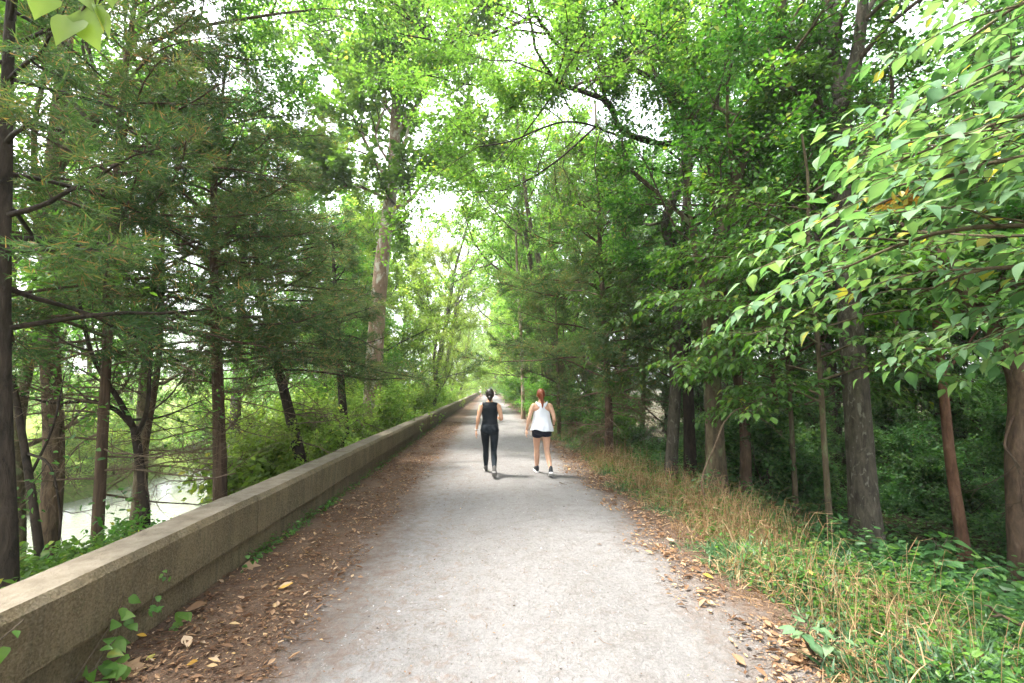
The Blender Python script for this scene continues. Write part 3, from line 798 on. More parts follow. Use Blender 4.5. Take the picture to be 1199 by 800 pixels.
# ================================================================== the big-leaved branches that hang in from the side
def big_leaf_tree(seed, base, BIG, trunk, label, lsc=1.0, name='overhanging_tree', leaf='leaf_large', r0=.10, gap=1.0):
    s = Broad(seed); g = s.g
    s.shape = 'fine'
    base = np.array([base[0], base[1], float(gz(*base)) - .2]); s.trunk([base] + list(trunk), r0, r0 * .35, 12)
    P0, DR, NM, LL, TT = [], [], [], [], []
    def frond(pts, r, lev):
        pts = smooth(pts, 5); m = len(pts)
        s.wood.tube(pts, np.linspace(r, max(.0016, r * .3), m), 6 if lev == 0 else 4, cap=False)
        L = np.linalg.norm(np.diff(pts, axis=0), axis=1).sum()
        if lev < 2:
            k = max(3, int(L / ((.23 if lev == 0 else .15) * gap)))
            for j in range(k):
                t = .22 + .78 * (j + .5 * g.random()) / k; f = t * (m - 1); i = min(int(f), m - 2)
                q = pts[i] + (pts[i + 1] - pts[i]) * (f - i); d = nrm(pts[i + 1] - pts[i])
                sd = nrm(np.cross(d, [0, 0, 1.0])) * (1 if j % 2 else -1)
                e = nrm(d * .75 + sd * .75 + np.array([0, 0, g.normal(.0, .16)]))
                ll = (L * (.42 if lev == 0 else .5) * (1.1 - .6 * t) + .1) * g.uniform(.75, 1.2)
                p2 = q + e * ll * .5 + np.array([0, 0, .02]); p3 = q + (e * .9 + d * .25) * ll + np.array([0, 0, -.10 * ll])
                frond([q, p2, p3], r * .4, lev + 1)
        if lev > 0:
            # leaves to each side of the twig, held level, hanging a little at the tip
            k = max(3, int(L / (.062 * lsc)))
            for j in range(k + 1):
                t = .12 + .88 * j / k; f = t * (m - 1); i = min(int(f), m - 2)
                q = pts[i] + (pts[i + 1] - pts[i]) * (f - i); d = nrm(pts[i + 1] - pts[i])
                sd = nrm(np.cross(d, [0, 0, 1.0])) * (1 if j % 2 else -1)
                e = d if j == k else nrm(d * .62 + sd * .8)
                P0.append(q); DR.append(nrm(e + np.array([0, 0, -.26]) + g.normal(0, .14, 3))); NM.append(nrm(np.array([0, 0, 1.0]) + g.normal(0, .24, 3)))
                LL.append(lsc * g.choice([g.uniform(.05, .09), g.uniform(.08, .135)]) * (1.0 if t > .2 else .8))
                TT.append(1.0 if g.random() < .012 else float(np.clip(g.normal(.45, .2), 0, .92)))
    for st, mid, tip, r in BIG:
        frond([st, mid, tip], r, 0)
    P0, DR, NM, LL, TT = (np.array(q) for q in (P0, DR, NM, LL, TT)); sel = g.random(len(LL))
    for shp, k in (('fine', sel < .5), ('heart', (sel >= .5) & (sel < .7)), ('curl', sel >= .97), ('droop', (sel >= .7) & (sel < .97))):
        s.crown.leaves(shp, P0[k], DR[k], NM[k], LL[k], LL[k] * g.uniform(.44, .64, k.sum()), TT[k])
    t = thing(name, base, label, 'tree')
    s.wood.build('trunk', M['bark_grey'], t, base, smooth=True)
    s.crown.build('crown', [M[leaf]], t, base, smooth=True)
BIG = [((4.7, 2.4, 2.15), (3.3, 2.75, 2.45), P(1072, 345, 3.3), .020),
       ((4.7, 2.4, 2.5), (3.2, 2.9, 2.75), P(967, 322, 3.6), .024),
       ((4.72, 2.4, 2.9), (3.3, 2.6, 3.1), P(987, 255, 3.5), .024),
       ((4.74, 2.4, 3.3), (3.4, 2.5, 3.35), P(1047, 190, 3.2), .022),
       ((4.72, 2.45, 3.6), (3.5, 2.4, 3.7), P(1062, 135, 3.1), .022),
       ((4.7, 2.45, 4.1), (3.6, 2.6, 4.2), P(1112, 60, 3.2), .022),
       ((4.66, 2.45, 4.6), (3.7, 2.7, 4.7), P(1147, 0, 3.4), .02),
       ((4.7, 2.4, 1.9), (3.8, 2.5, 2.15), P(1172, 400, 3.1), .016),
       ((4.7, 2.4, 2.2), (3.7, 2.3, 2.4), P(1182, 330, 2.7), .016),
       ((4.75, 2.4, 3.0), (3.8, 2.2, 3.1), P(1192, 210, 2.6), .018),
       ((4.7, 2.4, 2.7), (3.9, 3.2, 2.8), P(1062, 270, 4.3), .02),
       ((4.75, 2.4, 3.5), (3.9, 3.3, 3.6), P(1072, 180, 4.4), .02),
       ((4.7, 2.4, 2.05), (3.9, 3.0, 2.2), P(1107, 415, 3.9), .014)]
big_leaf_tree(71, (4.9, 2.35), BIG, [(4.85, 2.35, .8), (4.7, 2.4, 2.2), (4.75, 2.45, 3.6), (4.6, 2.5, 5.2), (4.7, 2.5, 6.4)], 'understorey tree whose big pale green leaves hang into the picture above the verge', 1.3, gap=1.55)
b0 = (4.55, 6.35)
SML = [((4.5, 6.3, z0), (4.5 + dx * .5, 6.3 + dy * .5, z0 + .18), (4.5 + dx, 6.3 + dy, z1), .018) for z0, dx, dy, z1 in
       ((1.5, -1.3, -.4, 1.45), (1.9, -1.7, .3, 2.0), (2.3, -1.5, -.9, 2.3), (2.7, -1.9, .1, 2.9), (3.1, -1.4, -.8, 3.3), (3.4, -1.6, .7, 3.7), (3.8, -1.2, -.4, 4.2), (4.2, -1.3, .5, 4.7), (1.8, .9, -.9, 1.8), (2.5, 1.3, -.6, 2.7), (3.2, 1.2, -.9, 3.5), (2.1, .3, -1.3, 2.2), (3.0, -.2, -1.4, 3.1), (1.6, -.5, .9, 1.6), (4.4, .4, -.9, 4.9), (2.6, .4, 1.2, 2.8), (3.7, .8, .9, 4.0))]
big_leaf_tree(74, b0, SML, [(4.5, 6.3, .8), (4.5, 6.3, 2.2), (4.45, 6.3, 3.6), (4.5, 6.3, 4.6), (4.45, 6.3, 5.3)], 'young tree with tiers of mid green pointed leaves before the stout grey trunk', 1.05, 'understorey_tree', 'leaf_green', r0=.04, gap=.72)
SM3 = [((5.35, 8.3, z0), (5.35 + dx * .5, 8.3 + dy * .5, z0 + .18), (5.35 + dx, 8.3 + dy, z1), .018) for z0, dx, dy, z1 in
       ((1.3, -1.3, -.5, 1.3), (1.8, -1.6, .2, 1.9), (2.3, -1.5, -.8, 2.4), (2.8, -1.8, .1, 3.0), (3.3, -1.3, -.8, 3.5), (3.8, -1.4, .4, 4.2), (1.6, .9, -1.1, 1.6), (2.4, 1.2, -.8, 2.5), (3.1, 1.1, -.9, 3.3), (2.0, .1, -1.4, 2.1), (4.3, -.4, -.8, 4.8), (3.6, .4, -1.3, 3.9))]
big_leaf_tree(76, (5.35, 8.3), SM3, [(5.35, 8.3, .8), (5.35, 8.3, 2.2), (5.3, 8.3, 3.6), (5.35, 8.3, 4.6), (5.3, 8.3, 5.2)], 'leafy young tree half hidden between the mossy trunk and the stout grey one', 1.05, 'understorey_tree', 'leaf_green', r0=.045, gap=.7)
b1 = (3.9, 10.0)
SM2 = [((3.9, 10, z0), (3.9 + dx * .5, 10 + dy * .5, z0 + .18), (3.9 + dx, 10 + dy, z1), .018) for z0, dx, dy, z1 in
       ((1.9, -1.2, -.6, 1.9), (2.4, -1.6, -.2, 2.5), (2.9, -1.4, -.9, 3.0), (3.3, -1.9, .1, 3.6), (3.7, -1.3, -.9, 4.0), (4.2, -1.5, .3, 4.5), (2.2, .9, -1.0, 2.3), (3.0, 1.1, -.7, 3.2), (3.9, .7, -1.1, 4.1), (2.6, -.2, -1.5, 2.7), (4.6, -.4, -.9, 5.0))]
big_leaf_tree(75, b1, SM2, [(3.9, 10, .8), (3.88, 10, 2.2), (3.9, 10, 3.6), (3.85, 10, 4.8), (3.9, 10, 5.6)], 'young tree with drooping tiers of leaves between the shaggy cedar and the pinkish trunk', 1.1, 'understorey_tree', 'leaf_green', r0=.045, gap=.75)

# browned spray of leaves hanging among the green ones
s = Broad(72); g = s.g
c0 = P(1050, 238, 3.1)
pts = smooth([c0 + [.28, .05, .10], c0 + [.12, .02, .05], c0, c0 + [-.13, -.02, -.05]], 4)
s.crown.tube(pts, np.linspace(.005, .002, len(pts)), 4, mat=1)
n = 34
i = g.integers(3, len(pts), n)
s.crown.leaves('curl', pts[i] + g.normal(0, .025, (n, 3)), nrm(g.normal(0, 1, (n, 3)) + [0, 0, -.6]), nrm(g.normal(0, .6, (n, 3)) + [0, 0, 1]), g.uniform(.05, .085, n), g.uniform(.025, .045, n), g.uniform(0, 1, n))
o = s.crown.build('withered_branch', [M['leaf_ochre'], M['twig']], None, c0)
o['label'] = 'small withered orange and yellow leaf spray among the big green leaves'; o['category'] = 'branch'

# heart-shaped leaves hanging in at the top corner, close to the camera
def corner_branch():
    s = Broad(73); g = s.g
    Y = 1.25
    a = P(150, -190, Y); pts = smooth([P(60, -420, Y - .05), P(120, -260, Y), a, P(130, -60, Y), P(92, 22, Y), P(78, 40, Y)], 6)
    s.wood.tube(pts, np.linspace(.008, .0022, len(pts)), 6)
    spec = [((92, 20), (70, 38), (.2, -.55, .78), .085, .85, .55), ((100, 8), (112, 72), (-.25, -.7, .6), .105, .8, .4), ((60, -6), (36, 18), (.3, -.5, .8), .07, .9, .5), ((112, 5), (152, 76), (.75, -.4, .35), .09, .34, .5),
            ((96, -10), (120, 26), (.1, -.6, .7), .06, .8, .6), ((120, -20), (136, 12), (.3, -.6, .7), .07, .8, .45), ((120, -60), (90, -20), (.2, -.5, .8), .08, .85, .5), ((130, -80), (170, -30), (0, -.5, .8), .085, .85, .4), ((110, 10), (135, 48), (.9, -.2, -.1), .075, .3, .97)]
    for a_, b_, nm, L, wf, tone in spec:
        q, e = P(*a_, Y), P(*b_, Y - .03)
        s.crown.leaves('heart', q[None], nrm(e - q)[None], np.array([nm], float), np.array([L * 1.3]), np.array([L * wf * 1.3]), np.array([tone]))
        s.crown.tube([q, q + [0, 0, .03]], .001, 3, mat=1)
    t = thing('hanging_branch', pts[0], 'bright green heart-shaped leaves on a twig hanging into the top corner', 'branch')
    s.wood.build('twig', M['twig'], t, pts[0]); s.crown.build('foliage', [M['leaf_lime_lit'], M['twig']], t, pts[0], smooth=True)
corner_branch()

# ================================================================== trees of the woods: a few kinds, copied
kinds = [forest_tree(101, 15, .17, .30, 14, 3.6, bend=.5, leaf_l=.12, per_twig=25, kids=(6, 5)),
         forest_tree(102, 13, .13, .28, 13, 3.2, bend=.8, leaf_l=.11, per_twig=25, kids=(6, 5)),
         forest_tree(103, 17, .22, .38, 14, 4.2, bend=.5, leaf_l=.13, per_twig=25, kids=(6, 6)),
         forest_tree(104, 9, .07, .22, 12, 2.3, bend=.5, leaf_l=.10, per_twig=36, kids=(5, 5)),
         forest_tree(105, 5.5, .045, .18, 11, 1.7, bend=.3, leaf_l=.095, per_twig=32, kids=(5, 4))]
kinds += [forest_tree(106, 13, .15, .07, 22, 3.6, bend=.6, leaf_l=.13, per_twig=30, kids=(6, 5)),      # 5: leafy to the ground
          forest_tree(107, 16, .2, .12, 22, 4.4, bend=.6, leaf_l=.14, per_twig=30, kids=(6, 6)),             # 6
          forest_tree(108, 12, .13, .16, 19, 3.8, bend=1.0, leaf_l=.08, per_twig=46, kids=(7, 6))]          # 7: fine-leaved
protos = {}
def plant(kind, x, y, leaf, bark, name, label, group, scale=1.0, rot=None, cat='tree', sink=.0, lean=0.0):
    g = rng
    key = (kind, leaf, bark, name)
    loc = (x, y, float(gz(x, y)) - sink)
    rz = g.uniform(0, 6.28) if rot is None else rot
    e = (Matrix.Rotation(lean, 3, 'Y') @ Matrix.Rotation(rz, 3, 'Z')).to_euler()      # lean > 0 tips the tree towards +X
    if key not in protos:
        o = kinds[kind].put((0, 0, 0), name, label, group, bark, leaf, cat)
        protos[key] = o; o.location = loc; o.rotation_euler = e; o.scale = (scale,) * 3
        return o
    return dup(protos[key], loc, e.z, scale, label, group, (e.x, e.y))

# beyond the verge, in shade
WOODS = [(6.2, 14.5, 1), (9.8, 13.5, 2), (12.2, 10.2, 0), (10.8, 7.2, 1), (13.6, 15.2, 1), (8.0, 17.2, 2), (11.2, 19.0, 0), (15.5, 8.5, 2), (15.5, 19.0, 0), (6.0, 20.5, 1),
         (18.5, 13.5, 0), (20.0, 20.0, 2), (13.0, 25.0, 0), (8.0, 24.5, 1), (18.5, 27.0, 1), (24.5, 16.5, 2), (25.5, 26.0, 0), (13.5, 4.6, 0), (9.4, 4.2, 1), (18.0, 5.0, 1), (23.0, 9.5, 1), (30, 20, 2), (31, 11, 0)]
for x, y, k in WOODS:
    plant(k, x + rng.normal(0, .3), y + rng.normal(0, .3), 'leaf_deep', ('bark_grey', 'bark_brown', 'bark_dark')[k % 3], 'forest_tree', 'tall trunk deep in the shaded woods beyond the grassy verge', 'trees deep in the shaded woods', rng.uniform(.85, 1.15))
for x, y, k in ((14, 12, 5), (17, 16.5, 5), (12.5, 17, 5), (20, 10, 6), (10, 21.5, 5), (15, 22.5, 6), (22, 16, 5), (21.5, 24, 6), (17, 31, 6), (11, 29, 5), (27, 14, 6), (28, 22, 6), (27, 31, 6), (19, 6.8, 5), (25, 7, 6), (7.5, 28, 5), (14, 38, 6), (22, 40, 6)):
    plant(k, x, y, 'leaf_deep', 'bark_dark', 'thicket_tree', 'leafy tree closing off the depth of the woods', 'trees at the back of the woods', rng.uniform(.8, 1.1))
for i in range(44):
    y = rng.uniform(5.5, 30); x = rng.uniform(5.4, 9) + rng.random() * (4 + y * .5)
    plant(4 if rng.random() < .7 else 3, x, y, 'leaf_deep', 'bark_dark', 'sapling', 'leafy sapling in the dark understorey beneath the tall trees', 'saplings in the understorey', rng.uniform(.45, .95), sink=.35)
# down the path, both sides, lit, arching over it
for i, (x, y, k, ln) in enumerate([(4.6, 20, 7, -.10), (4.2, 22.5, 2, -.2), (4.0, 30, 1, -.2), (4.0, 26, 2, -.16), (4.9, 27, 5, 0), (3.8, 33, 7, -.12), (4.8, 36, 5, -.05), (3.9, 42, 2, -.17), (4.4, 46, 6, -.06), (3.7, 53, 7, -.1), (4.4, 56, 5, -.05), (4.0, 66, 6, -.1), (3.8, 78, 6, -.1), (3.6, 93, 6, -.1), (8.5, 30, 6, 0), (9, 42, 6, 0), (9.5, 58, 6, 0), (8, 80, 6, 0)]):
    plant(k, x, y, 'leaf_lime_lit' if y > 31 else 'leaf_bright', 'bark_grey', 'verge_tree', 'leafy tree lining the verge where the path narrows into the distance', 'trees lining the far path, verge side', rng.uniform(.9, 1.15), lean=ln)
for i, (x, y, k, ln) in enumerate([(-4.7, 25.5, 5, .03), (-5.6, 22.5, 5, 0), (-5.6, 28, 5, .05), (-4.6, 33, 7, .1), (-5.2, 37, 6, .05), (-4.3, 43, 2, .15), (-5.0, 49, 5, .06), (-4.4, 57, 7, .1), (-4.6, 64, 6, .08), (-4.6, 77, 6, .1), (-4.2, 92, 6, .1), (-4.4, 37.5, 2, .16), (-4.5, 70, 2, .12), (-9.5, 33, 6, 0), (-10, 44, 6, 0)]):
    x = x - 1.9 if k in (5, 6) and x > -7 else x
    plant(k, x, y, 'leaf_lime_lit' if y > 24 else 'leaf_bright', 'bark_pale', 'bank_tree', 'sunlit light green tree beyond the sycamore, leaning over the wall', 'trees lining the far path, wall side', rng.uniform(.9, 1.15), lean=ln)
for x, y, k in ((-10.5, 21, 2), (-9.5, 27, 2)):
    plant(k, x, y, 'leaf_green', 'bark_pale', 'bank_tree', 'mid green tree filling the sky behind the pale sycamore', 'trees behind the sycamore', 1.2)
for x, y, k in ((1.8, 106, 6), (-3.4, 112, 5), (4.5, 118, 6), (-6.5, 120, 6), (-.4, 124, 6)):
    plant(k, x, y, 'leaf_lime_lit', 'bark_pale', 'avenue_tree', 'hazy pale tree closing the view where the path ends', 'trees closing the end of the path', 1.15)
for x, y, k in ((-5.2, 1.2, 0), (-5.6, -3.2, 2), (5.6, -1.5, 1)):  # added mostly out of view, to cut sun and sky on the path
    plant(k, x, y, 'leaf_green', 'bark_grey', 'shade_tree', 'tall tree added mostly out of view at the near end of the path to shade it', 'added trees shading the near path', 1.0)
# on the canal bank behind the cedars, and across the water
for x, y, k in ((-8.4, 9.2, 0), (-9.5, 13.5, 2), (-7.4, 17.2, 7), (-7.6, 6.0, 1), (-11, 11, 2)):
    plant(k, x, y, 'leaf_bright', 'bark_grey', 'bank_tree', 'yellow-green tree on the canal bank, glimpsed through the cedars', 'trees on the near canal bank', rng.uniform(.8, 1.0))
for i in range(24):
    y = -2 + i * 3.4 + rng.normal(0, .8); x = -23.5 - rng.random() * 5 - (i % 2) * 9
    plant((5, 6, 7)[i % 3], x, y, 'leaf_bright', 'bark_grey', 'far_bank_tree', 'sunlit tree on the far bank of the canal', 'trees across the canal', rng.uniform(.65, 1.0))

# ================================================================== shrubs
def shrub(seed, h, w, n_st, leaf_l, per, shape='oval', kids=(5, 4), leaf_w=.6):
    s = Broad(seed, shape=shape, leaf_l=leaf_l, per_twig=per, kids=kids, wander=(.16, .22, .25), lift=(.05, .04, -.02), flat=.3, leaf_w=leaf_w)
    g = s.g
    for j in range(n_st):
        az = g.uniform(0, 6.28); el = g.uniform(.7, 1.4)
        s.branch(np.array([g.normal(0, w * .12), g.normal(0, w * .12), -.1]), (math.cos(az) * math.cos(el), math.sin(az) * math.cos(el), math.sin(el)), h * g.uniform(.7, 1.05), .014, 0)
    s.leaf_out(); return s
kinds += [shrub(121, 2.4, 1.6, 11, .10, 26), shrub(122, 1.5, 1.3, 10, .085, 24), shrub(123, .9, 1.0, 9, .10, 14, 'fine'), shrub(124, 3.4, 2.0, 12, .12, 26)]
SH = 'bright shrubs crowding behind the wall'
for x, y, k, s_ in ((-4.5, 18.2, 11, .9), (-4.2, 22.5, 11, .9), (-3.7, 20.5, 8, .9), (-4.6, 21.5, 11, .95), (-3.8, 23.5, 8, 1.0), (-4.4, 26, 11, .9), (-3.7, 28, 8, 1.05), (-3.8, 33, 11, .8), (-3.7, 38, 8, 1.1), (-3.8, 44, 11, .9), (-3.7, 52, 11, .85), (-3.8, 61, 11, .9), (-3.9, 72, 11, 1), (-3.8, 86, 11, 1), (-4, 102, 11, 1.1)):
    plant(k, -4.35 if k == 8 else -5.0, y, 'leaf_lime_lit', 'twig', 'wall_shrub', 'bright green shrub growing up behind the far stretch of the wall', SH, s_, cat='shrub', sink=.15)
for i in range(22):
    plant((8, 11, 9)[i % 3], -21.3 - rng.random() * 4 , 5 + i * 2.1 + rng.normal(0, .6), 'leaf_lime_lit', 'twig', 'waterside_bush', 'sunlit bush at the far edge of the canal water', 'bushes along the far waterline', rng.uniform(.8, 1.3), cat='bush', sink=.1)
LOW = 'low leafy bushes on the canal bank'
for px, Y, k, s_ in ((70, 4.9, 10, .8), (95, 5.4, 10, .75), (140, 6.2, 10, .8), (190, 7.2, 10, .7), (300, 9.6, 10, 1.3), (325, 10.0, 9, .8), (375, 11.8, 9, 1.1), (340, 12.5, 8, .9), (370, 14.6, 8, 1.0), (470, 15.6, 8, .75), (500, 17.0, 8, .9)):
    x = min(float(P(px, 500, Y)[0]), -3.75)
    plant(k, x, Y, 'leaf_lime_lit' if px > 280 else 'leaf_bright', 'twig', 'bank_bush', 'low leafy bush behind the wall at the top of the canal bank', LOW, s_, cat='bush', sink=.0)
VS = 'shrubs along the far verge'
for x, y, k, s_ in ((3.4, 13.5, 9, .7), (3.9, 15.2, 9, .9), (3.2, 17.5, 9, .8), (4.0, 19.5, 8, .8), (3.1, 22, 9, .9), (3.6, 25, 8, .9), (3.3, 29, 8, .85), (3.2, 34, 8, 1), (3.5, 40, 11, .8), (3.3, 48, 11, .8), (3.2, 58, 11, .9), (3.4, 70, 11, 1), (3.2, 85, 11, 1), (3.4, 104, 11, 1.1)):
    plant(k, x, y, 'leaf_green' if y < 24 else 'leaf_bright', 'twig', 'verge_shrub', 'leafy shrub on the grassy verge farther down the path', VS, s_, cat='shrub')
for x, y, k, s_ in ((.4, 112, 11, 1.6), (-1.8, 113, 11, 1.5), (2.4, 111, 11, 1.6), (-3.4, 108, 11, 1.3)):
    plant(k, x, y, 'leaf_lime_lit', 'twig', 'verge_shrub', 'pale shrub across the far end of the path', 'shrubs at the far end of the path', s_, cat='shrub')
US = 'shrubs on the shaded forest floor'
for i in range(38):
    y = rng.uniform(4.0, 22); x = 5.2 + rng.random() ** 1.3 * (4 + y * .75) + (0 if y > 7 else .9)
    plant(9 if rng.random() < .6 else 10, x, y, 'leaf_deep', 'twig', 'forest_shrub', 'dark green shrub on the shaded forest floor among the trunks', US, rng.uniform(.6, 1.2), cat='shrub', sink=.05)
# ------------------------------------------------------------------ grass, litter, weeds
def grid_noise(x, y, s, seed):
    g = np.random.default_rng(seed); a = g.normal(0, 1, (64, 64))
    u = np.mod(x / s, 64); v = np.mod(y / s, 64); i = u.astype(int) % 64; j = v.astype(int) % 64; fu = u - np.floor(u); fv = v - np.floor(v)
    fu = fu * fu * (3 - 2 * fu); fv = fv * fv * (3 - 2 * fv); i1 = (i + 1) % 64; j1 = (j + 1) % 64
    return (a[i, j] * (1 - fu) + a[i1, j] * fu) * (1 - fv) + (a[i, j1] * (1 - fu) + a[i1, j1] * fu) * fv

def edge_x(y):
    """where the grass begins beside the path"""
    return 2.02 + .16 * np.sin(y * 1.7) * np.sin(y * .6 + 1) + .10 * np.sin(y * 4.3)

g = np.random.default_rng(301)
def ystart(n, a, b, pw=1.6):
    return a + (b - a) * g.random(n) ** pw

# lush low grass
n = 80000
y = ystart(n, 1.6, 30, 1.9); x = edge_x(y) + g.gamma(1.6, .75, n)
k = (x < 6.2) & (grid_noise(x, y, .35, 1) + .8 * np.clip((x - 2.0) / 1.2, 0, 1.4) + .9 * g.normal(0, .6, n) > .10)
x, y = x[k], y[k]; n = len(x)
pos = np.stack([x, y, gz(x, y) - .01 + path_z(x, y) * 0], 1)
az = g.uniform(0, 6.28, n); el = g.uniform(.35, 1.25, n)
dr = np.stack([np.cos(az) * np.cos(el), np.sin(az) * np.cos(el), np.sin(el)], 1)
L = g.uniform(.07, .22, n) * (1 + .7 * np.clip(grid_noise(x, y, .8, 2), -.6, 1.0)) * np.clip(.5 + (x - edge_x(y)) * .7, .5, 1.15)
b = MB(); b.leaves('blade', pos, dr, nrm(np.stack([-np.cos(az) * np.sin(el), -np.sin(az) * np.sin(el), np.cos(el)], 1) + g.normal(0, .3, (n, 3))), L, g.uniform(.004, .010, n) * (1 + (y < 5)), np.clip(g.normal(.42, .2, n) + .12 * grid_noise(x, y, .5, 3), 0, 1))
b.build('grass', M['grass_green'], kind='stuff', label='lush low green grass covering the verge beside the path')

# dry tan stalks with nodding heads
b = MB()
n = 5200
y = np.concatenate([ystart(n * 3 // 4, 2.4, 22, 1.35), g.normal(7.4, 1.9, n // 4)]); y = np.clip(y, 2.2, 22)
x = edge_x(y) + .15 + g.gamma(2.0, .40, n)
k = (grid_noise(x, y, .6, 7) + 1.0 * np.exp(-((y - 7.2) / 2.6) ** 2) + g.normal(0, .5, n) > .62) & (x < 5.2)
x, y = x[k], y[k]; n = len(x)
for i in range(n):
    h = g.uniform(.16, .6); a = g.uniform(0, 6.28); ln = g.uniform(.1, .55) * h
    p0 = np.array([x[i], y[i], gz(x[i], y[i]) - .01]); d = np.array([math.cos(a), math.sin(a), 0])
    pts = np.array([p0, p0 + d * ln * .25 + [0, 0, h * .55], p0 + d * ln * .7 + [0, 0, h * .93], p0 + d * ln * 1.25 + [0, 0, h * g.uniform(.86, 1.02)]])
    b.tube(pts, [.0018, .0016, .0013, .0008], 3, tint=g.random(), cap=False)
n2 = n * 2
ii = g.integers(0, n, n2)
hh = g.uniform(.05, .4, n2); pos = np.stack([x[ii] + g.normal(0, .05, n2), y[ii] + g.normal(0, .05, n2), gz(x[ii], y[ii]) + hh * g.random(n2)], 1)
b.leaves('blade', pos, nrm(g.normal(0, .6, (n2, 3)) + [0, 0, .7]), nrm(g.normal(0, 1, (n2, 3))), g.uniform(.06, .2, n2), g.uniform(.003, .009, n2), g.random(n2))
n3 = 15000                                         # bleached thatch lying low among the green
y = ystart(n3, 1.7, 18, 1.8); x = edge_x(y) - .05 + g.gamma(1.7, .6, n3); k = (x < 5.4) & (grid_noise(x, y, .3, 9) + g.normal(0, .5, n3) > .1); x, y = x[k], y[k]; n3 = len(x)
b.leaves('blade', np.stack([x, y, gz(x, y) + g.uniform(.0, .09, n3)], 1), nrm(np.stack([g.normal(0, 1, n3), g.normal(0, 1, n3), g.uniform(-.1, .9, n3)], 1)), nrm(g.normal(0, .5, (n3, 3)) + [0, 0, 1]), g.uniform(.05, .17, n3), g.uniform(.003, .008, n3), g.random(n3))
b.build('dry_grass', M['grass_dry'], kind='stuff', label='dry straw-coloured grass stalks standing along the verge')

# broad-leaved weeds in the grass and over the forest floor
def weeds(name, label, n_pl, xf, yr, leaf, per, ll, hgt, shape='oval', seed=5, lw=.6):
    g = np.random.default_rng(seed)
    y = yr[0] + (yr[1] - yr[0]) * g.random(n_pl) ** 1.5; x = xf(y, g)
    P0, DR, NM, L, T = [], [], [], [], []
    h = hgt[0] + (hgt[1] - hgt[0]) * g.random(n_pl)
    for j in range(per):
        f = (j + g.random(n_pl)) / per; az = g.uniform(0, 6.28, n_pl)
        P0.append(np.stack([x + np.cos(az) * .03 + g.normal(0, .03, n_pl), y + np.sin(az) * .03 + g.normal(0, .03, n_pl), gz(x, y) + h * f], 1))
        DR.append(np.stack([np.cos(az), np.sin(az), g.normal(.05, .3, n_pl)], 1)); NM.append(np.array([0, 0, 1.0]) + g.normal(0, .35, (n_pl, 3)))
        L.append(g.uniform(*ll, n_pl)); T.append(np.clip(g.normal(.45, .2, n_pl), 0, .97))
    L = np.concatenate(L)
    b = MB(); b.leaves(shape, np.vstack(P0), np.vstack(DR), np.vstack(NM), L, L * lw, np.concatenate(T))
    return b.build(name, M[leaf], kind='stuff', label=label)
weeds('weeds', 'small leafy weeds growing through the verge grass', 3600, lambda y, g: edge_x(y) + .15 + g.gamma(2.2, .62, len(y)), (2.2, 22), 'leaf_green', 7, (.03, .07), (.05, .30), seed=5)
weeds('ground_cover', 'dense leafy ground cover under the trees', 7500, lambda y, g: 3.5 + g.random(len(y)) * (5 + y * .8), (2.6, 26), 'leaf_deep', 9, (.05, .11), (.08, .55), seed=6)
weeds('bank_growth', 'leafy growth on the canal bank below the wall', 2600, lambda y, g: -2.95 - g.random(len(y)) ** 1.4 * 4.5, (2.4, 30), 'leaf_bright', 8, (.05, .10), (.05, .3), seed=7)
weeds('wall_moss', 'small green weeds along the foot of the wall', 260, lambda y, g: -2.34 + np.abs(g.normal(0, .035, len(y))), (5.0, 24), 'leaf_green', 7, (.02, .05), (.02, .14), seed=8)

# fallen leaves, twigs and chips
def litter(name, label, n, xf, yr, ll, seed, zf, pw=1.5, tones=(.5, .25), sticks=.22):
    g = np.random.default_rng(seed)
    y = yr[0] + (yr[1] - yr[0]) * g.random(n) ** pw; x = xf(y, g)
    k = grid_noise(x, y, .22, seed) + .6 * grid_noise(x, y, .6, seed + 1) + g.normal(0, .5, n) > -.6          # drifts and bare spots
    x, y = x[k], y[k]; n = len(x)
    az = g.uniform(0, 6.28, n)
    L = np.exp(g.normal(math.log(ll), .62, n))
    L = np.minimum(L, ll * 4.2)
    pos = np.stack([x, y, zf(x, y) + .004 + g.random(n) * .010], 1)
    dr = np.stack([np.cos(az), np.sin(az), g.normal(.02, .10, n)], 1); nm = np.array([0, 0, 1.0]) + g.normal(0, .28, (n, 3))
    b = MB()
    k = g.random(n) < .6
    tone = np.clip(g.normal(tones[0], tones[1], n), 0, .95); tone = np.where(g.random(n) < .004, 1.0, tone)
    b.leaves('curl', pos[k], dr[k], nm[k], L[k], L[k] * .5, tone[k]); b.leaves('kite', pos[~k], dr[~k], nm[~k], L[~k] * .8, L[~k] * .4, tone[~k])
    m_ = int(n * sticks)
    for i in range(m_):
        l2 = g.uniform(.03, .16); a = g.uniform(0, 6.28); p0 = pos[i] + [0, 0, .002]
        b.tube([p0, p0 + np.array([math.cos(a), math.sin(a), .02]) * l2 * .5, p0 + np.array([math.cos(a + .3), math.sin(a + .3), .03]) * l2], [.0018, .0016, .001], 3, tint=g.uniform(.0, .4), cap=False)
    return b.build(name, M['leaf_dead'], kind='stuff', label=label)
litter('leaf_litter', 'brown fallen leaves and twigs strewn between the wall and the path', 27000, lambda y, g: -2.3 + 1.05 * g.random(len(y)) ** 1.15 + g.normal(0, .08, len(y)), (1.6, 24), .018, 401, path_z, 1.7, (.40, .30))
litter('verge_litter', 'fallen leaves and chips gathered along the grassy edge of the path', 8000, lambda y, g: edge_x(y) - .12 + g.normal(0, .17, len(y)), (1.8, 20), .024, 402, lambda x, y: np.maximum(gz(x, y), np.where(x < 2.4, path_z(x, y), -1)) + .004, 1.6, (.55, .25))
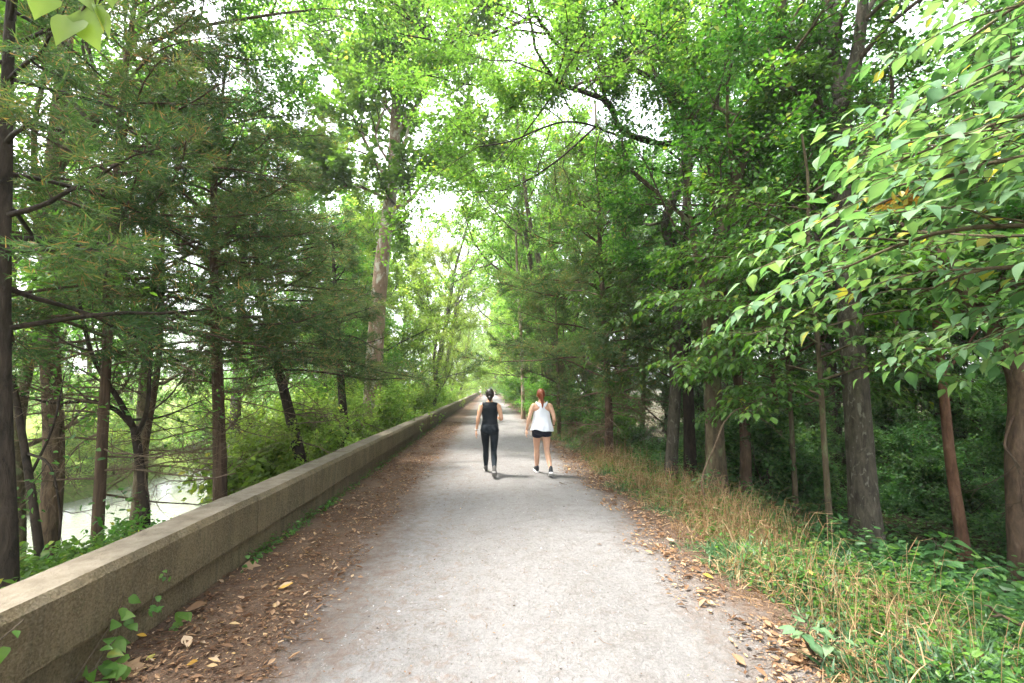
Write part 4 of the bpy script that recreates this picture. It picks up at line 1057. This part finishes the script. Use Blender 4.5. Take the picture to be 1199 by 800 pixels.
litter('path_litter', 'scattered leaf scraps and chips on the pale path', 9000, lambda y, g: .3 + g.normal(0, 1.0, len(y)).clip(-1.6, 1.6), (1.8, 20), .0065, 403, path_z, 1.5, (.25, .3), .008)

# single fallen leaves one can point at
def fallen(px, py, L, tone, label, shape='curl', az=0.6, z=.012, lw=.6, m='leaf_dead'):
    q = PG(px, py, z); q[2] = max(float(gz(q[0], q[1])), float(path_z(q[0], q[1])) if -1.9 < q[0] < 2.4 else -9) + z
    b = MB(); b.leaves(shape, q[None], np.array([[math.cos(az), math.sin(az), .05]]), np.array([[.1, -.25, 1.0]]), np.array([L]), np.array([L * lw]), np.array([tone]))
    o = b.build('fallen_leaf', M[m], None, q); o['label'] = label; o['category'] = 'leaf'; o['group'] = 'single fallen leaves'
fallen(222, 757, .11, .93, 'pale grey fallen leaf lying nearest the wall foot at its near end', az=2.4)
fallen(325, 692, .12, .92, 'whitish fallen leaf on the brown litter halfway to the path', az=.3)
fallen(170, 775, .06, 1.0, 'small yellow fallen leaf in the litter by the wall vines', az=1.2, m='leaf_ochre')
fallen(218, 780, .07, .3, 'orange fallen leaf in the litter just past the small yellow one', az=.1, m='leaf_ochre')
fallen(283, 664, .17, .75, 'large curled tan leaf lying by the wall foot', 'lobed', az=.2, lw=1.0)
fallen(215, 716, .17, .45, 'rusty curled leaf lying along the foot of the wall', az=.1)
fallen(836, 680, .10, .8, 'cream oval leaf on the grassy edge of the path', az=2.9, m='leaf_ochre')
fallen(950, 768, .13, .85, 'big pale brown leaf standing up where grass meets path', 'lobed', az=1.2, lw=.9)
fallen(784, 634, .11, .88, 'buff leaf half upright in the verge beside the path', 'lobed', az=1.0, lw=.9, z=.04)
fallen(952, 678, .08, .7, 'yellow leaf caught in the green verge grass', az=1.7, z=.13, m='leaf_ochre')
fallen(130, 790, .2, .68, 'broad tan leaf flat on the litter beside the wall vines', 'lobed', az=.5, lw=1.0)

# ------------------------------------------------------------------ creepers on the wall
def creeper(name, stems, label, leaf='leaf_green', ll=(.07, .12), seed=1, n_per=7, cat='vine', shape='heart'):
    g = np.random.default_rng(seed); w_, c_ = MB(), MB()
    base = np.array(stems[0][0])
    for st in stems:
        p = smooth(st, 5); w_.tube(p, np.linspace(.004, .0018, len(p)), 5)
        for j in range(n_per):
            f = (j + .6) / n_per * (len(p) - 1); i = min(int(f), len(p) - 2); q = p[i] + (p[i + 1] - p[i]) * (f - i)
            out = np.array([.55 + g.random() * .4, g.normal(-.2, .5), g.normal(.0, .45)])
            pet = q + nrm(out) * g.uniform(.02, .05); w_.tube([q, pet], .0011, 3)
            for k in range(3 if shape == 'oval' else 1):
                d = nrm(out + g.normal(0, .5, 3) + [0, 0, -.25]); L = g.uniform(*ll)
                c_.leaves(shape, pet[None], d[None], nrm(np.array([.6, -.35, .75]) + g.normal(0, .2, 3))[None], np.array([L]), np.array([L * g.uniform(.6, .85)]), np.array([np.clip(g.normal(.5, .18), 0, .95)]))
    t = thing(name, base, label, cat)
    w_.build('stem', M['twig'], t, base); c_.build('foliage', M[leaf], t, base, smooth=True)
W = lambda y, z, dx=.02: np.array([-2.295 + dx, y, z])
creeper('creeper', [[(-2.25, 2.75, 0), W(2.95, .18, .06), W(3.15, .30, .04), W(3.25, .42)], [(-2.22, 2.8, 0), W(3.0, .12, .07), W(3.12, .2, .05), W(3.3, .28, .03)], [(-2.2, 2.9, .0), (-2.16, 3.0, .08), (-2.12, 3.12, .10)]], 'big-leaved green creeper climbing the near wall face from the litter', 'leaf_bright', (.07, .115), 3, 9)
creeper('creeper', [[(-2.2, 2.55, 0), W(2.5, .12, .08), W(2.45, .25, .05)], [(-2.2, 2.6, 0), (-2.0, 2.7, .08), (-1.9, 2.8, .06)], [(-2.25, 2.5, 0), (-2.12, 2.35, .12), (-2.05, 2.2, .10)]], 'low mat of creeper leaves at the foot of the wall in the bottom corner', 'leaf_green', (.06, .11), 4, 9)
creeper('creeper', [[W(2.55, .58, .05), W(2.4, .50, .03), W(2.3, .40, .04)]], 'few dull green creeper leaves draped over the wall edge at its near end', 'leaf_green', (.05, .09), 5, 5)
creeper('seedling', [[(-2.27, 3.62, .0), (-2.22, 3.66, .07), (-2.16, 3.7, .10)], [(-2.27, 3.62, .0), (-2.2, 3.78, .08)]], 'seedling with three rounded leaves sprouting under the wall overhang', 'leaf_bright', (.07, .11), 6, 3, 'plant')
creeper('ivy_sprig', [[W(3.55, .30, .01), W(3.5, .24, .03), W(3.42, .20, .03)]], 'lower star-shaped ivy sprig growing out of the wall face', 'leaf_bright', (.04, .07), 7, 6, 'ivy', 'lobed')
creeper('ivy_sprig', [[W(3.62, .44, .01), W(3.6, .39, .02)]], 'small upper ivy sprig on the wall face above the larger one', 'leaf_bright', (.03, .055), 8, 4, 'ivy', 'lobed')
for i, (y0, lb) in enumerate(((4.75, 'tiny green tuft on the wall foot nearest the rusty leaf'), (5.7, 'weed clump under the wall overhang, nearer of the two in the middle stretch'), (6.9, 'bushy weed clump against the wall foot, farther along the middle stretch'))):
    creeper('wall_weed', [[(-2.33, y0, 0), (-2.26, y0 + .05, .08), (-2.2, y0 + .1, .1)], [(-2.33, y0 + .15, 0), (-2.28, y0 + .25, .12)], [(-2.33, y0 + .3, 0), (-2.24, y0 + .4, .09)]][:1 + i], lb, 'leaf_green', (.03, .06), 20 + i, 8 + 4 * i, 'weed')

# tall leafy weeds at the wood's edge
def big_weed(px, py, Y, h, label, seed, leaf='leaf_deep', ll=(.12, .2), n=12):
    g = np.random.default_rng(seed); b = foot(px, py, Y, .02); w_, c_ = MB(), MB()
    for j in range(3):
        top = b + np.array([g.normal(0, .15), g.normal(0, .15), h * g.uniform(.7, 1)]); mid = (b + top) / 2 + g.normal(0, .05, 3); p = smooth([b, mid, top], 5); w_.tube(p, np.linspace(.007, .003, len(p)), 5)
        for k in range(n):
            f = (.2 + .8 * (k + g.random()) / n) * (len(p) - 1); i = min(int(f), len(p) - 2); q = p[i] + (p[i + 1] - p[i]) * (f - i); a = k * 2.4 + g.uniform(-.4, .4)
            d = np.array([math.cos(a), math.sin(a), g.uniform(-.5, .1)]); L = g.uniform(*ll); pet = q + nrm(d + [0, 0, .5]) * .05
            w_.tube([q, pet], .002, 3)
            c_.leaves('heart', pet[None], nrm(d)[None], nrm(np.array([0, 0, 1.]) + .5 * np.array([math.cos(a), math.sin(a), 0]) + g.normal(0, .2, 3))[None], np.array([L]), np.array([L * .75]), np.array([np.clip(g.normal(.5, .2), 0, .95)]))
    t = thing('tall_weed', b, label, 'weed')
    w_.build('stem', M['twig'], t, b); c_.build('foliage', M[leaf], t, b)
big_weed(1112, 690, 4.8, .75, 'broad-leaved weed standing before the thin reddish tree', 31)
big_weed(1183, 690, 4.9, .7, 'broad-leaved weed at the foot of the thick bending trunk', 32)
big_weed(818, 560, 7.4, .55, 'pale-topped leafy weed beside the bent dead twig', 33, 'leaf_large', (.07, .12), 9)
big_weed(958, 752, 3.1, .3, 'low bright leafy plant in the grass close to the path edge', 34, 'leaf_large', (.06, .1), 6)

# dead sticks
def stick(pts, r, label, side=None, m='twig_dry', name='dead_stick'):
    p = smooth(pts, 5); b = MB(); b.tube(p, np.linspace(r, r * .4, len(p)), 7, wob=.06)
    for s_ in side or []:
        q = smooth(s_, 4); b.tube(q, np.linspace(r * .6, r * .2, len(q)), 6)
    o = b.build(name, M[m], None, p[0], smooth=True); o['label'] = label; o['category'] = 'stick'
stick([P(826, 585, 7.0), P(822, 560, 7.0), P(838, 520, 7.05), P(848, 495, 7.1), P(862, 480, 7.1), P(872, 478, 7.15)], .016, 'bent pale dead twig arching up in front of the mossy trunk', [[P(872, 478, 7.15), P(880, 484, 7.1), P(900, 496, 7.0), P(919, 514, 6.9)], [P(872, 478, 7.15), P(868, 440, 7.2), P(872, 420, 7.2)]])
stick([P(1225, 745, 3.35), P(1199, 734, 3.4), P(1175, 722, 3.45), P(1160, 714, 3.5)], .017, 'weathered grey broken stick poking out of the grass at the photo edge', [[P(1165, 717, 3.48), P(1158, 710, 3.47), P(1150, 709, 3.46)], [P(1172, 720, 3.46), P(1163, 722, 3.44), P(1158, 718, 3.44)]])
stick([P(655, 565, 8.6), P(668, 570, 8.3), P(690, 577, 8.0)], .012, 'dark knobbly stick lying at the path edge by the walker in white', m='twig')

# loose grit on the rolled surface
g = np.random.default_rng(77); n = 9000
y = 1.7 + 16 * g.random(n) ** 1.7; x = .3 + 1.75 * (g.random(n) * 2 - 1)
k = grid_noise(x, y, .3, 21) + g.normal(0, .7, n) > .1; x, y = x[k], y[k]; n = len(x)
r_ = np.exp(g.normal(math.log(.0042), .4, n)).clip(.002, .014)
o8 = np.array([(1, 0, 0), (0, 1, 0), (-1, 0, 0), (0, -1, 0), (.1, .1, .7), (0, 0, -.7)], float)
rot = g.uniform(0, 6.28, n); cs, sn_ = np.cos(rot)[:, None], np.sin(rot)[:, None]
q = o8[None] * (r_[:, None, None] * g.uniform(.7, 1.4, (n, 6, 1)))
v = np.stack([q[..., 0] * cs - q[..., 1] * sn_, q[..., 0] * sn_ + q[..., 1] * cs, q[..., 2]], -1) + np.stack([x, y, path_z(x, y) + r_ * .3], 1)[:, None]
tri = np.array([(0, 1, 4), (1, 2, 4), (2, 3, 4), (3, 0, 4), (1, 0, 5), (2, 1, 5), (3, 2, 5), (0, 3, 5)])
b = MB(); b.add(v.reshape(-1, 3), None, (np.arange(n)[:, None, None] * 6 + tri[None]).reshape(-1, 3), 0, np.repeat(g.random(n), 6))
M['grit'] = leaf_mat('grit', [(0, (.07, .06, .055)), (.4, (.17, .155, .145)), (.8, (.26, .25, .245)), (1, (.40, .39, .38))], trans=0.0, rough=.9, spec=.2, vary=0, boost=1.0)
b.build('loose_gravel', M['grit'], kind='stuff', label='loose grit and small stones on the path')
# ------------------------------------------------------------------ people
def cloth_mat(name, col, rough=.85, scale=14, bump=.25, stretch=(1, 1, .5)):
    m, nt, out = mat(name)
    v = coords(nt, stretch); n = noise(nt, v, scale, 3, .5, .5); f = noise(nt, coords(nt), 350, 2, .6)
    c = mix(nt, .25, col, ramp(nt, f, [(.3, tuple(x * .6 for x in col)), (.7, tuple(min(1, x * 1.25) for x in col))]))
    principled(nt, out, c, rough, .25, math_(nt, 'ADD', n, math_(nt, 'MULTIPLY', f, .08)), bump, .02); return m
def skin_mat(name, col):
    m, nt, out = mat(name)
    n = noise(nt, coords(nt), 9, 4, .6)
    c = ramp(nt, n, [(.3, tuple(x * .86 for x in col)), (.7, tuple(min(1, x * 1.1) for x in col))])
    b = principled(nt, out, c, .5, .35); b.inputs['Subsurface Weight'].default_value = .08; b.inputs['Subsurface Radius'].default_value = (.01, .004, .002); return m
def hair_mat(name, a, b_):
    m, nt, out = mat(name)
    n = noise(nt, coords(nt, (1, 1, .08)), 130, 3, .6)
    principled(nt, out, ramp(nt, n, [(.3, a), (.7, b_)]), .45, .4, n, .5, .004); return m
M['skin_tan'] = skin_mat('skin_tan', (.50, .27, .165)); M['skin_fair'] = skin_mat('skin_fair', (.58, .335, .225))
M['black_knit'] = cloth_mat('black_knit', (.008, .012, .016)); M['black_leggings'] = cloth_mat('black_leggings', (.009, .014, .019), .85, 10, .2)
M['white_cotton'] = cloth_mat('white_cotton', (.74, .75, .80), .9, 9, .9, (1.6, 1.6, .35)); M['black_shorts'] = cloth_mat('black_shorts', (.010, .013, .025), .7, 12, .3)
M['shoe_grey'] = cloth_mat('shoe_grey', (.075, .07, .065), .8, 40); M['shoe_black'] = cloth_mat('shoe_black', (.018, .02, .024), .7, 40)
M['sole_pale'] = cloth_mat('sole_pale', (.26, .25, .24), .8, 60); M['sole_white'] = cloth_mat('sole_white', (.66, .66, .64), .7, 60)
M['hair_dark'] = hair_mat('hair_dark', (.006, .004, .003), (.022, .015, .011)); M['hair_red'] = hair_mat('hair_red', (.10, .020, .008), (.30, .075, .028))
M['band'] = cloth_mat('band', (.6, .6, .58)); M['watch'] = cloth_mat('watch', (.012, .012, .014), .4)
M['red_knit'] = cloth_mat('red_knit', (.30, .05, .05)); M['eye'] = cloth_mat('eye', (.02, .015, .01), .2)

def ell(c, rx, ry, ax=None, n=20):
    a = np.arange(n) * 2 * math.pi / n; c = np.asarray(c, float)
    return c + np.stack([rx * np.cos(a), ry * np.sin(a), 0 * a], 1)
def ellipsoid(b, c, r, n=18, tilt=None):
    c = np.asarray(c, float); ph = np.linspace(-math.pi / 2 + .12, math.pi / 2 - .12, 12)
    rings = np.array([ell((0, 0, r[2] * math.sin(p)), r[0] * math.cos(p), r[1] * math.cos(p), n=n) for p in ph])
    if tilt is not None: rings = rings @ np.array(tilt).T
    b.loft(rings + c)
def limb(b, pts, rad, sides=14, n=6):
    p = smooth(pts, n); r = np.interp(np.linspace(0, 1, len(p)), np.linspace(0, 1, len(rad)), rad); b.tube(p, r, sides)
def torso(b, table, shift=(0, 0)):
    t = np.array(table, float); zz = np.linspace(t[0, 0], t[-1, 0], 36)
    f = lambda k: np.interp(zz, t[:, 0], t[:, k])
    b.loft(np.array([ell((shift[0] * 0, y, z), rx, ry, n=24) for z, rx, ry, y in zip(zz, f(1), f(2), f(3))]))
def fuse(b, name, material, parent, voxel, smooth_n=4, keep=None):
    """join the overlapping closed shapes into one continuous skin"""
    o = b.build(name + '_rough', material)
    r = o.modifiers.new('r', 'REMESH'); r.mode = 'VOXEL'; r.voxel_size = voxel
    s = o.modifiers.new('s', 'SMOOTH'); s.iterations = smooth_n; s.factor = .5
    dg = bpy.context.evaluated_depsgraph_get(); me = D.meshes.new_from_object(o.evaluated_get(dg)); me.name = name
    old = o.data; D.objects.remove(o); D.meshes.remove(old)
    n = len(me.polygons); me.polygons.foreach_set('use_smooth', np.ones(n, bool))
    q = D.objects.new(name, me); COL.objects.link(q); q.parent = parent
    if not me.materials: me.materials.append(material)
    return q

BODY = [(.80, .128, .100, -.015), (.87, .168, .122, -.018), (.93, .168, .116, -.012), (1.00, .142, .098, 0), (1.06, .124, .088, .005), (1.13, .128, .09, .005), (1.22, .148, .102, .004), (1.30, .165, .102, -.004), (1.36, .150, .082, -.01), (1.40, .085, .062, -.008), (1.43, .058, .056, -.004)]

def hand(b, wrist, d, palm_n, curl=.5):
    d = nrm(d); side = nrm(np.cross(d, palm_n)); pn = np.cross(side, d)
    e = wrist + d * .085
    for k in (-1.2, -.4, .4, 1.2):
        limb(b, [wrist + side * .008 * k, wrist + d * .045 + side * .017 * k, e + side * .019 * k], [.013, .014, .0105], 8, 3)
    for k, L in zip((-1.35, -.45, .45, 1.35), (.062, .078, .083, .072)):
        q = e + side * .0205 * k; d1 = nrm(d + pn * curl * .35); d2 = nrm(d + pn * curl * 1.1); d3 = nrm(d + pn * curl * 2.0)
        limb(b, [q - d * .02, q, q + d1 * L * .45, q + d1 * L * .45 + d2 * L * .32, q + d1 * L * .45 + d2 * L * .32 + d3 * L * .23], [.0095, .0092, .0088, .0082, .0065], 8, 3)
    t0 = wrist + d * .028 + side * .022
    limb(b, [t0 - side * .012, t0 + d * .02 + side * .020 + pn * .012, t0 + d * .047 + side * .025 + pn * .022, t0 + d * .066 + side * .020 + pn * .028], [.013, .012, .010, .008], 8, 3)

def shoe(ankle, a, yaw, up_m, sole_m, parent):
    ca, sa = math.cos(a), math.sin(a)
    d = np.array([math.sin(yaw) * ca, math.cos(yaw) * ca, -sa]); s = np.array([math.cos(yaw), -math.sin(yaw), 0]); u = np.cross(s, d)
    st = [(-.062, .020, -.046, .03), (-.055, .034, -.035, .062), (-.03, .038, -.03, .085), (.02, .040, -.03, .082), (.06, .043, -.03, .052), (.11, .046, -.032, .024), (.15, .040, -.034, .006), (.175, .022, -.04, -.016)]
    b = MB(); rings = []
    for t, w, lo, hi in st:
        an = np.arange(16) * 2 * math.pi / 16; cz = (lo + hi) / 2 - .024; hz = (hi - lo) / 2 + .012
        rings.append(ankle + d * t + np.outer(np.cos(an) * w, s) + np.outer(np.sin(an) * hz + cz, u))
    b.loft(np.array(rings)); o = b.build('shoe', up_m, parent, (0, 0, 0), smooth=True)
    b = MB(); rings = []
    for t, w in ((-.068, .018), (-.058, .036), (-.02, .041), (.04, .040), (.10, .049), (.15, .043), (.178, .024), (.186, .012)):
        lift = max(0, t - .11) * .25
        rings.append(np.array([ankle + d * t + s * w * kx + u * (kz + lift) for kx, kz in ((-1, -.060), (-1.02, -.075), (-.9, -.086), (.9, -.086), (1.02, -.075), (1, -.060))]))
    b.loft(np.array(rings)); b.build('sole', sole_m, o, (0, 0, 0))
    return d, u

def figure(loc, label, legs, arms, skin, hair, outfit, head_shift=(0, 0), scale=.985, fine=True, rotz=0):
    t = thing('person', loc, label, 'person'); t.scale = (scale,) * 3; t.rotation_euler.z = rotz
    sk = M[skin]; b = MB(); torso(b, BODY)
    hx, hy = head_shift
    hc = np.array([hx, .022 + hy, 1.555])
    limb(b, [(0, -.012, 1.36), (hx * .4, -.004, 1.43), (hx * .8, .006, 1.50), (hx, .012, 1.54)], [.068, .054, .049, .050])
    ellipsoid(b, hc + [0, -.008, .015], (.072, .090, .098)); ellipsoid(b, hc + [0, .018, -.035], (.056, .066, .078)); ellipsoid(b, hc + [0, .040, -.085], (.030, .032, .026))
    limb(b, [hc + [0, .082, .012], hc + [0, .096, -.018], hc + [0, .100, -.032]], [.009, .012, .012], 8, 3)
    ellipsoid(b, hc + [0, .080, -.060], (.022, .010, .008))
    for sgn in (-1, 1):
        ellipsoid(b, hc + [sgn * .074, -.008, -.012], (.010, .018, .030)); ellipsoid(b, (sgn * .075, -.055, .895), (.092, .088, .098)); ellipsoid(b, (sgn * .075, .075, 1.25), (.062, .055, .062))
        ellipsoid(b, (sgn * .150, -.008, 1.345), (.050, .052, .050))
    hips = {}
    for sgn, (knee, ankle, a, yaw) in zip((-1, 1), legs):
        h = np.array([sgn * .086, -.006, .88]); knee, ankle = np.array(knee, float), np.array(ankle, float)
        calf = knee * .66 + ankle * .34 + np.array([0, -.018, 0]); mid = (h * .5 + knee * .5) + np.array([sgn * .004, .012, 0])
        limb(b, [h, mid, knee, calf, knee * .25 + ankle * .75, ankle], [.092, .080, .068, .054, .053, .056, .046, .037, .034]); hips[sgn] = (h, mid, knee, calf, ankle)
        ca, sa = math.cos(a), math.sin(a); d = np.array([math.sin(yaw) * ca, math.cos(yaw) * ca, -sa]); u = np.cross(np.array([math.cos(yaw), -math.sin(yaw), 0]), d)
        limb(b, [ankle - d * .03 - u * .04, ankle + d * .05 - u * .04, ankle + d * .13 - u * .055], [.028, .028, .022])
    wr = {}
    for sgn, (elb, wrist, hd, pn) in zip((-1, 1), arms):
        sh = np.array([sgn * .163, -.008, 1.345]); elb, wrist = np.array(elb, float), np.array(wrist, float)
        limb(b, [sh, sh * .5 + elb * .5 + [sgn * .008, 0, 0], elb, elb * .6 + wrist * .4, wrist], [.052, .047, .043, .038, .036, .037, .032, .025, .023])
        hand(b, wrist, np.array(hd, float), np.array(pn, float)); wr[sgn] = (elb, wrist)
    fuse(b, 'body', sk, t, .0058 if fine else .012, 3)
    # hair
    b = MB(); hc2 = hc + [0, -.022, .022]
    ellipsoid(b, hc2, (.085, .094, .104)); ellipsoid(b, hc2 + [0, -.018, -.045], (.066, .062, .070))
    if hair == 'red':
        limb(b, [hc2 + [0, -.085, .055], hc2 + [0, -.125, .03], hc2 + [.004, -.128, -.05], hc2 + [.012, -.115, -.14], hc2 + [.016, -.112, -.22], hc2 + [.012, -.115, -.285]], [.026, .036, .040, .037, .030, .020, .006])
    else:
        ellipsoid(b, hc2 + [0, -.075, -.085], (.042, .04, .045)); limb(b, [hc2 + [0, -.075, -.08], hc2 + [.004, -.085, -.125], hc2 + [.004, -.075, -.16]], [.03, .024, .008])
    ho = fuse(b, 'hair', M['hair_' + hair], t, .006 if fine else .012, 3)
    if fine:
        tie = MB(); a = np.linspace(0, 2 * math.pi, 15)
        z = (.047, -.100) if hair == 'red' else (-.105, -.07)
        tie.tube(np.stack([.028 * np.cos(a) + hc2[0], np.full(15, 0) + hc2[1] + z[1] + .008 * np.cos(a), .028 * np.sin(a) + hc2[2] + z[0]], 1), .006, 6); tie.build('hair_tie', M['watch'], ho, (0, 0, 0), smooth=True)
        for sgn in (-1, 1):
            e = MB(); ellipsoid(e, hc + [sgn * .030, .076, .008], (.012, .009, .008)); e.build('eye', M['eye'], t, (0, 0, 0), smooth=True)
    # clothes
    if outfit == 'black':
        b = MB(); torso(b, [(.94, .176, .124, -.010), (1.00, .158, .112, 0), (1.08, .144, .103, .004), (1.22, .160, .112, .004), (1.30, .166, .110, -.005), (1.36, .150, .090, -.012), (1.405, .118, .066, -.012), (1.415, .080, .058, -.010)])
        for sgn in (-1, 1): ellipsoid(b, (sgn * .075, .075, 1.25), (.068, .062, .068)); ellipsoid(b, (sgn * .118, -.012, 1.37), (.045, .058, .040))
        fuse(b, 'tank_top', M['black_knit'], t, .008 if fine else .014, 3)
        b = MB(); torso(b, [(.80, .136, .108, -.015), (.87, .176, .130, -.018), (.93, .175, .122, -.012), (1.00, .150, .106, 0)])
        for sgn in (-1, 1):
            ellipsoid(b, (sgn * .075, -.055, .895), (.099, .095, .104)); h, mid, knee, calf, ankle = hips[sgn]
            limb(b, [h, mid, knee, calf, knee * .25 + ankle * .75, knee * .06 + ankle * .94], [.099, .087, .074, .060, .058, .061, .051, .043, .040])
        fuse(b, 'leggings', M['black_leggings'], t, .008 if fine else .014, 3)
    else:
        b = MB(); n = 26; zz = np.linspace(.865, 1.395, 34); rings = []
        T = np.array([(.865, .232, .176, -.012), (.95, .212, .160, -.010), (1.03, .186, .138, -.004), (1.12, .168, .122, 0), (1.19, .162, .116, 0), (1.235, .148, .113, -.002), (1.28, .106, .112, -.006), (1.33, .082, .100, -.014), (1.365, .088, .084, -.016), (1.395, .098, .060, -.012)])
        for z in zz:
            rx, ry, y0 = (np.interp(z, T[:, 0], T[:, i]) for i in (1, 2, 3)); a = np.arange(n * 2) * math.pi / n
            k = np.clip((1.2 - z) / .3, 0, 1); wv = 1 + k * (.045 * np.sin(a * 7 + z * 3) + .03 * np.sin(a * 11 - z * 8 + 1))
            rings.append(np.stack([rx * np.cos(a) * wv, y0 + ry * np.sin(a) * wv, z + 0 * a + (.018 * np.sin(a * 2) + .010 * np.sin(a * 5)) * np.clip((.95 - z) / .08, 0, 1)], 1))
        b.loft(np.array(rings))
        for sgn in (-1, 1):
            ellipsoid(b, (sgn * .075, .078, 1.25), (.068, .062, .068))
            limb(b, [(sgn * .05, -.095, 1.33), (sgn * .092, -.062, 1.392), (sgn * .104, -.01, 1.405), (sgn * .095, .055, 1.36), (sgn * .08, .10, 1.29)], [.022, .020, .019, .02, .024], 8)
        fuse(b, 'tank_top', M['white_cotton'], t, .0075 if fine else .014, 2)
        b = MB(); torso(b, [(.79, .14, .112, -.015), (.87, .184, .138, -.018), (.93, .178, .126, -.012), (.99, .150, .106, 0)])
        for sgn in (-1, 1):
            ellipsoid(b, (sgn * .075, -.055, .89), (.104, .100, .108)); h, mid, knee, calf, ankle = hips[sgn]; e = h * .52 + mid * .48; e = e + [0, 0, -.03]
            limb(b, [h, h * .5 + e * .5, e], [.106, .106, .103], 18)
        fuse(b, 'shorts', M['black_shorts'], t, .008 if fine else .014, 2)
    sm = ('shoe_grey', 'sole_pale') if outfit == 'black' else ('shoe_black', 'sole_white')
    for sgn, (knee, ankle, a, yaw) in zip((-1, 1), legs):
        shoe(np.array(ankle, float), a, yaw, M[sm[0]], M[sm[1]], t)
    if fine:
        elb, wrist = wr[-1] if outfit == 'black' else wr[1]
        d = nrm(wrist - elb); c = wrist - d * .02; u = nrm(np.cross(d, [1, .3, 0])); v_ = np.cross(d, u); a = np.linspace(0, 2 * math.pi, 17)
        b = MB(); b.tube(c + np.outer(np.cos(a) * .028, u) + np.outer(np.sin(a) * .028, v_), .007, 6); b.build('wrist_band', M['band' if outfit == 'black' else 'watch'], t, (0, 0, 0), smooth=True)
    return t

A40, A50 = R(27), R(32)
def back_ankle(x, y, a): return (x, y, .17 * math.sin(a) + .086 * math.cos(a))
figure((.03, 9.35, .030), 'walker with dark tied-back hair in black sleeveless top and black leggings',
       [((-.075, .24, .49), (-.072, .36, .097), R(-6), R(-4)), ((.082, .02, .475), back_ankle(.088, -.33, A50), A50, R(4))],
       [((-.225, -.055, 1.09), (-.262, .0, .865), (-.10, .12, -1), (1, .1, 0)), ((.222, -.075, 1.10), (.205, .145, 1.06), (-.12, .95, .2), (-1, 0, 0))],
       'skin_tan', 'dark', 'black')
figure((1.03, 9.3, .030), 'walker with long red ponytail in loose white tank top and black shorts',
       [((-.08, .20, .49), (-.065, .33, .096), R(-3), R(-5)), ((.10, .03, .475), back_ankle(.135, -.30, A40), A40, R(6))],
       [((-.245, -.04, 1.10), (-.292, .045, .88), (-.12, .14, -1), (1, .1, 0)), ((.238, -.07, 1.10), (.255, .12, .955), (.05, .8, -.5), (-1, 0, 0))],
       'skin_fair', 'red', 'white', head_shift=(-.012, 0))
# the few people far ahead where the path ends
legs = [((-.08, .20, .49), (-.07, .33, .096), R(-3), R(-4)), ((.09, .03, .475), back_ankle(.10, -.28, A40), A40, R(4))]
arms = [((-.22, -.05, 1.1), (-.25, .03, .88), (-.05, .1, -1), (1, 0, 0)), ((.22, -.05, 1.1), (.23, .1, .92), (.05, .4, -1), (-1, 0, 0))]
figure((-1.35, 84, .03), 'tiny distant walker in white top, nearest the wall', legs, arms, 'skin_fair', 'red', 'white', fine=False)
figure((-.55, 92, .03), 'tiny distant walker dressed in black, farther from the wall than the one in white', legs, arms, 'skin_tan', 'dark', 'black', fine=False)

# ------------------------------------------------------------------ the damp summer air between the trees
m, nt, out = mat('haze_air')
vol = N(nt, 'ShaderNodeVolumePrincipled')
vol.inputs['Color'].default_value = (.93, .97, .95, 1); vol.inputs['Density'].default_value = HAZE; vol.inputs['Anisotropy'].default_value = .25
nt.links.new(vol.outputs[0], out.inputs['Volume'])
M['haze'] = m
hx0, hx1, hy0, hy1, hz0, hz1 = -720, 720, -80, 920, -9, 40
b = MB()
b.add([(x, y, z) for z in (hz0, hz1) for x, y in ((hx0, hy0), (hx1, hy0), (hx1, hy1), (hx0, hy1))], [(3, 2, 1, 0), (4, 5, 6, 7), (0, 1, 5, 4), (1, 2, 6, 5), (2, 3, 7, 6), (3, 0, 4, 7)])
b.build('haze', m, kind='stuff', label='thin bright summer haze between the trees')
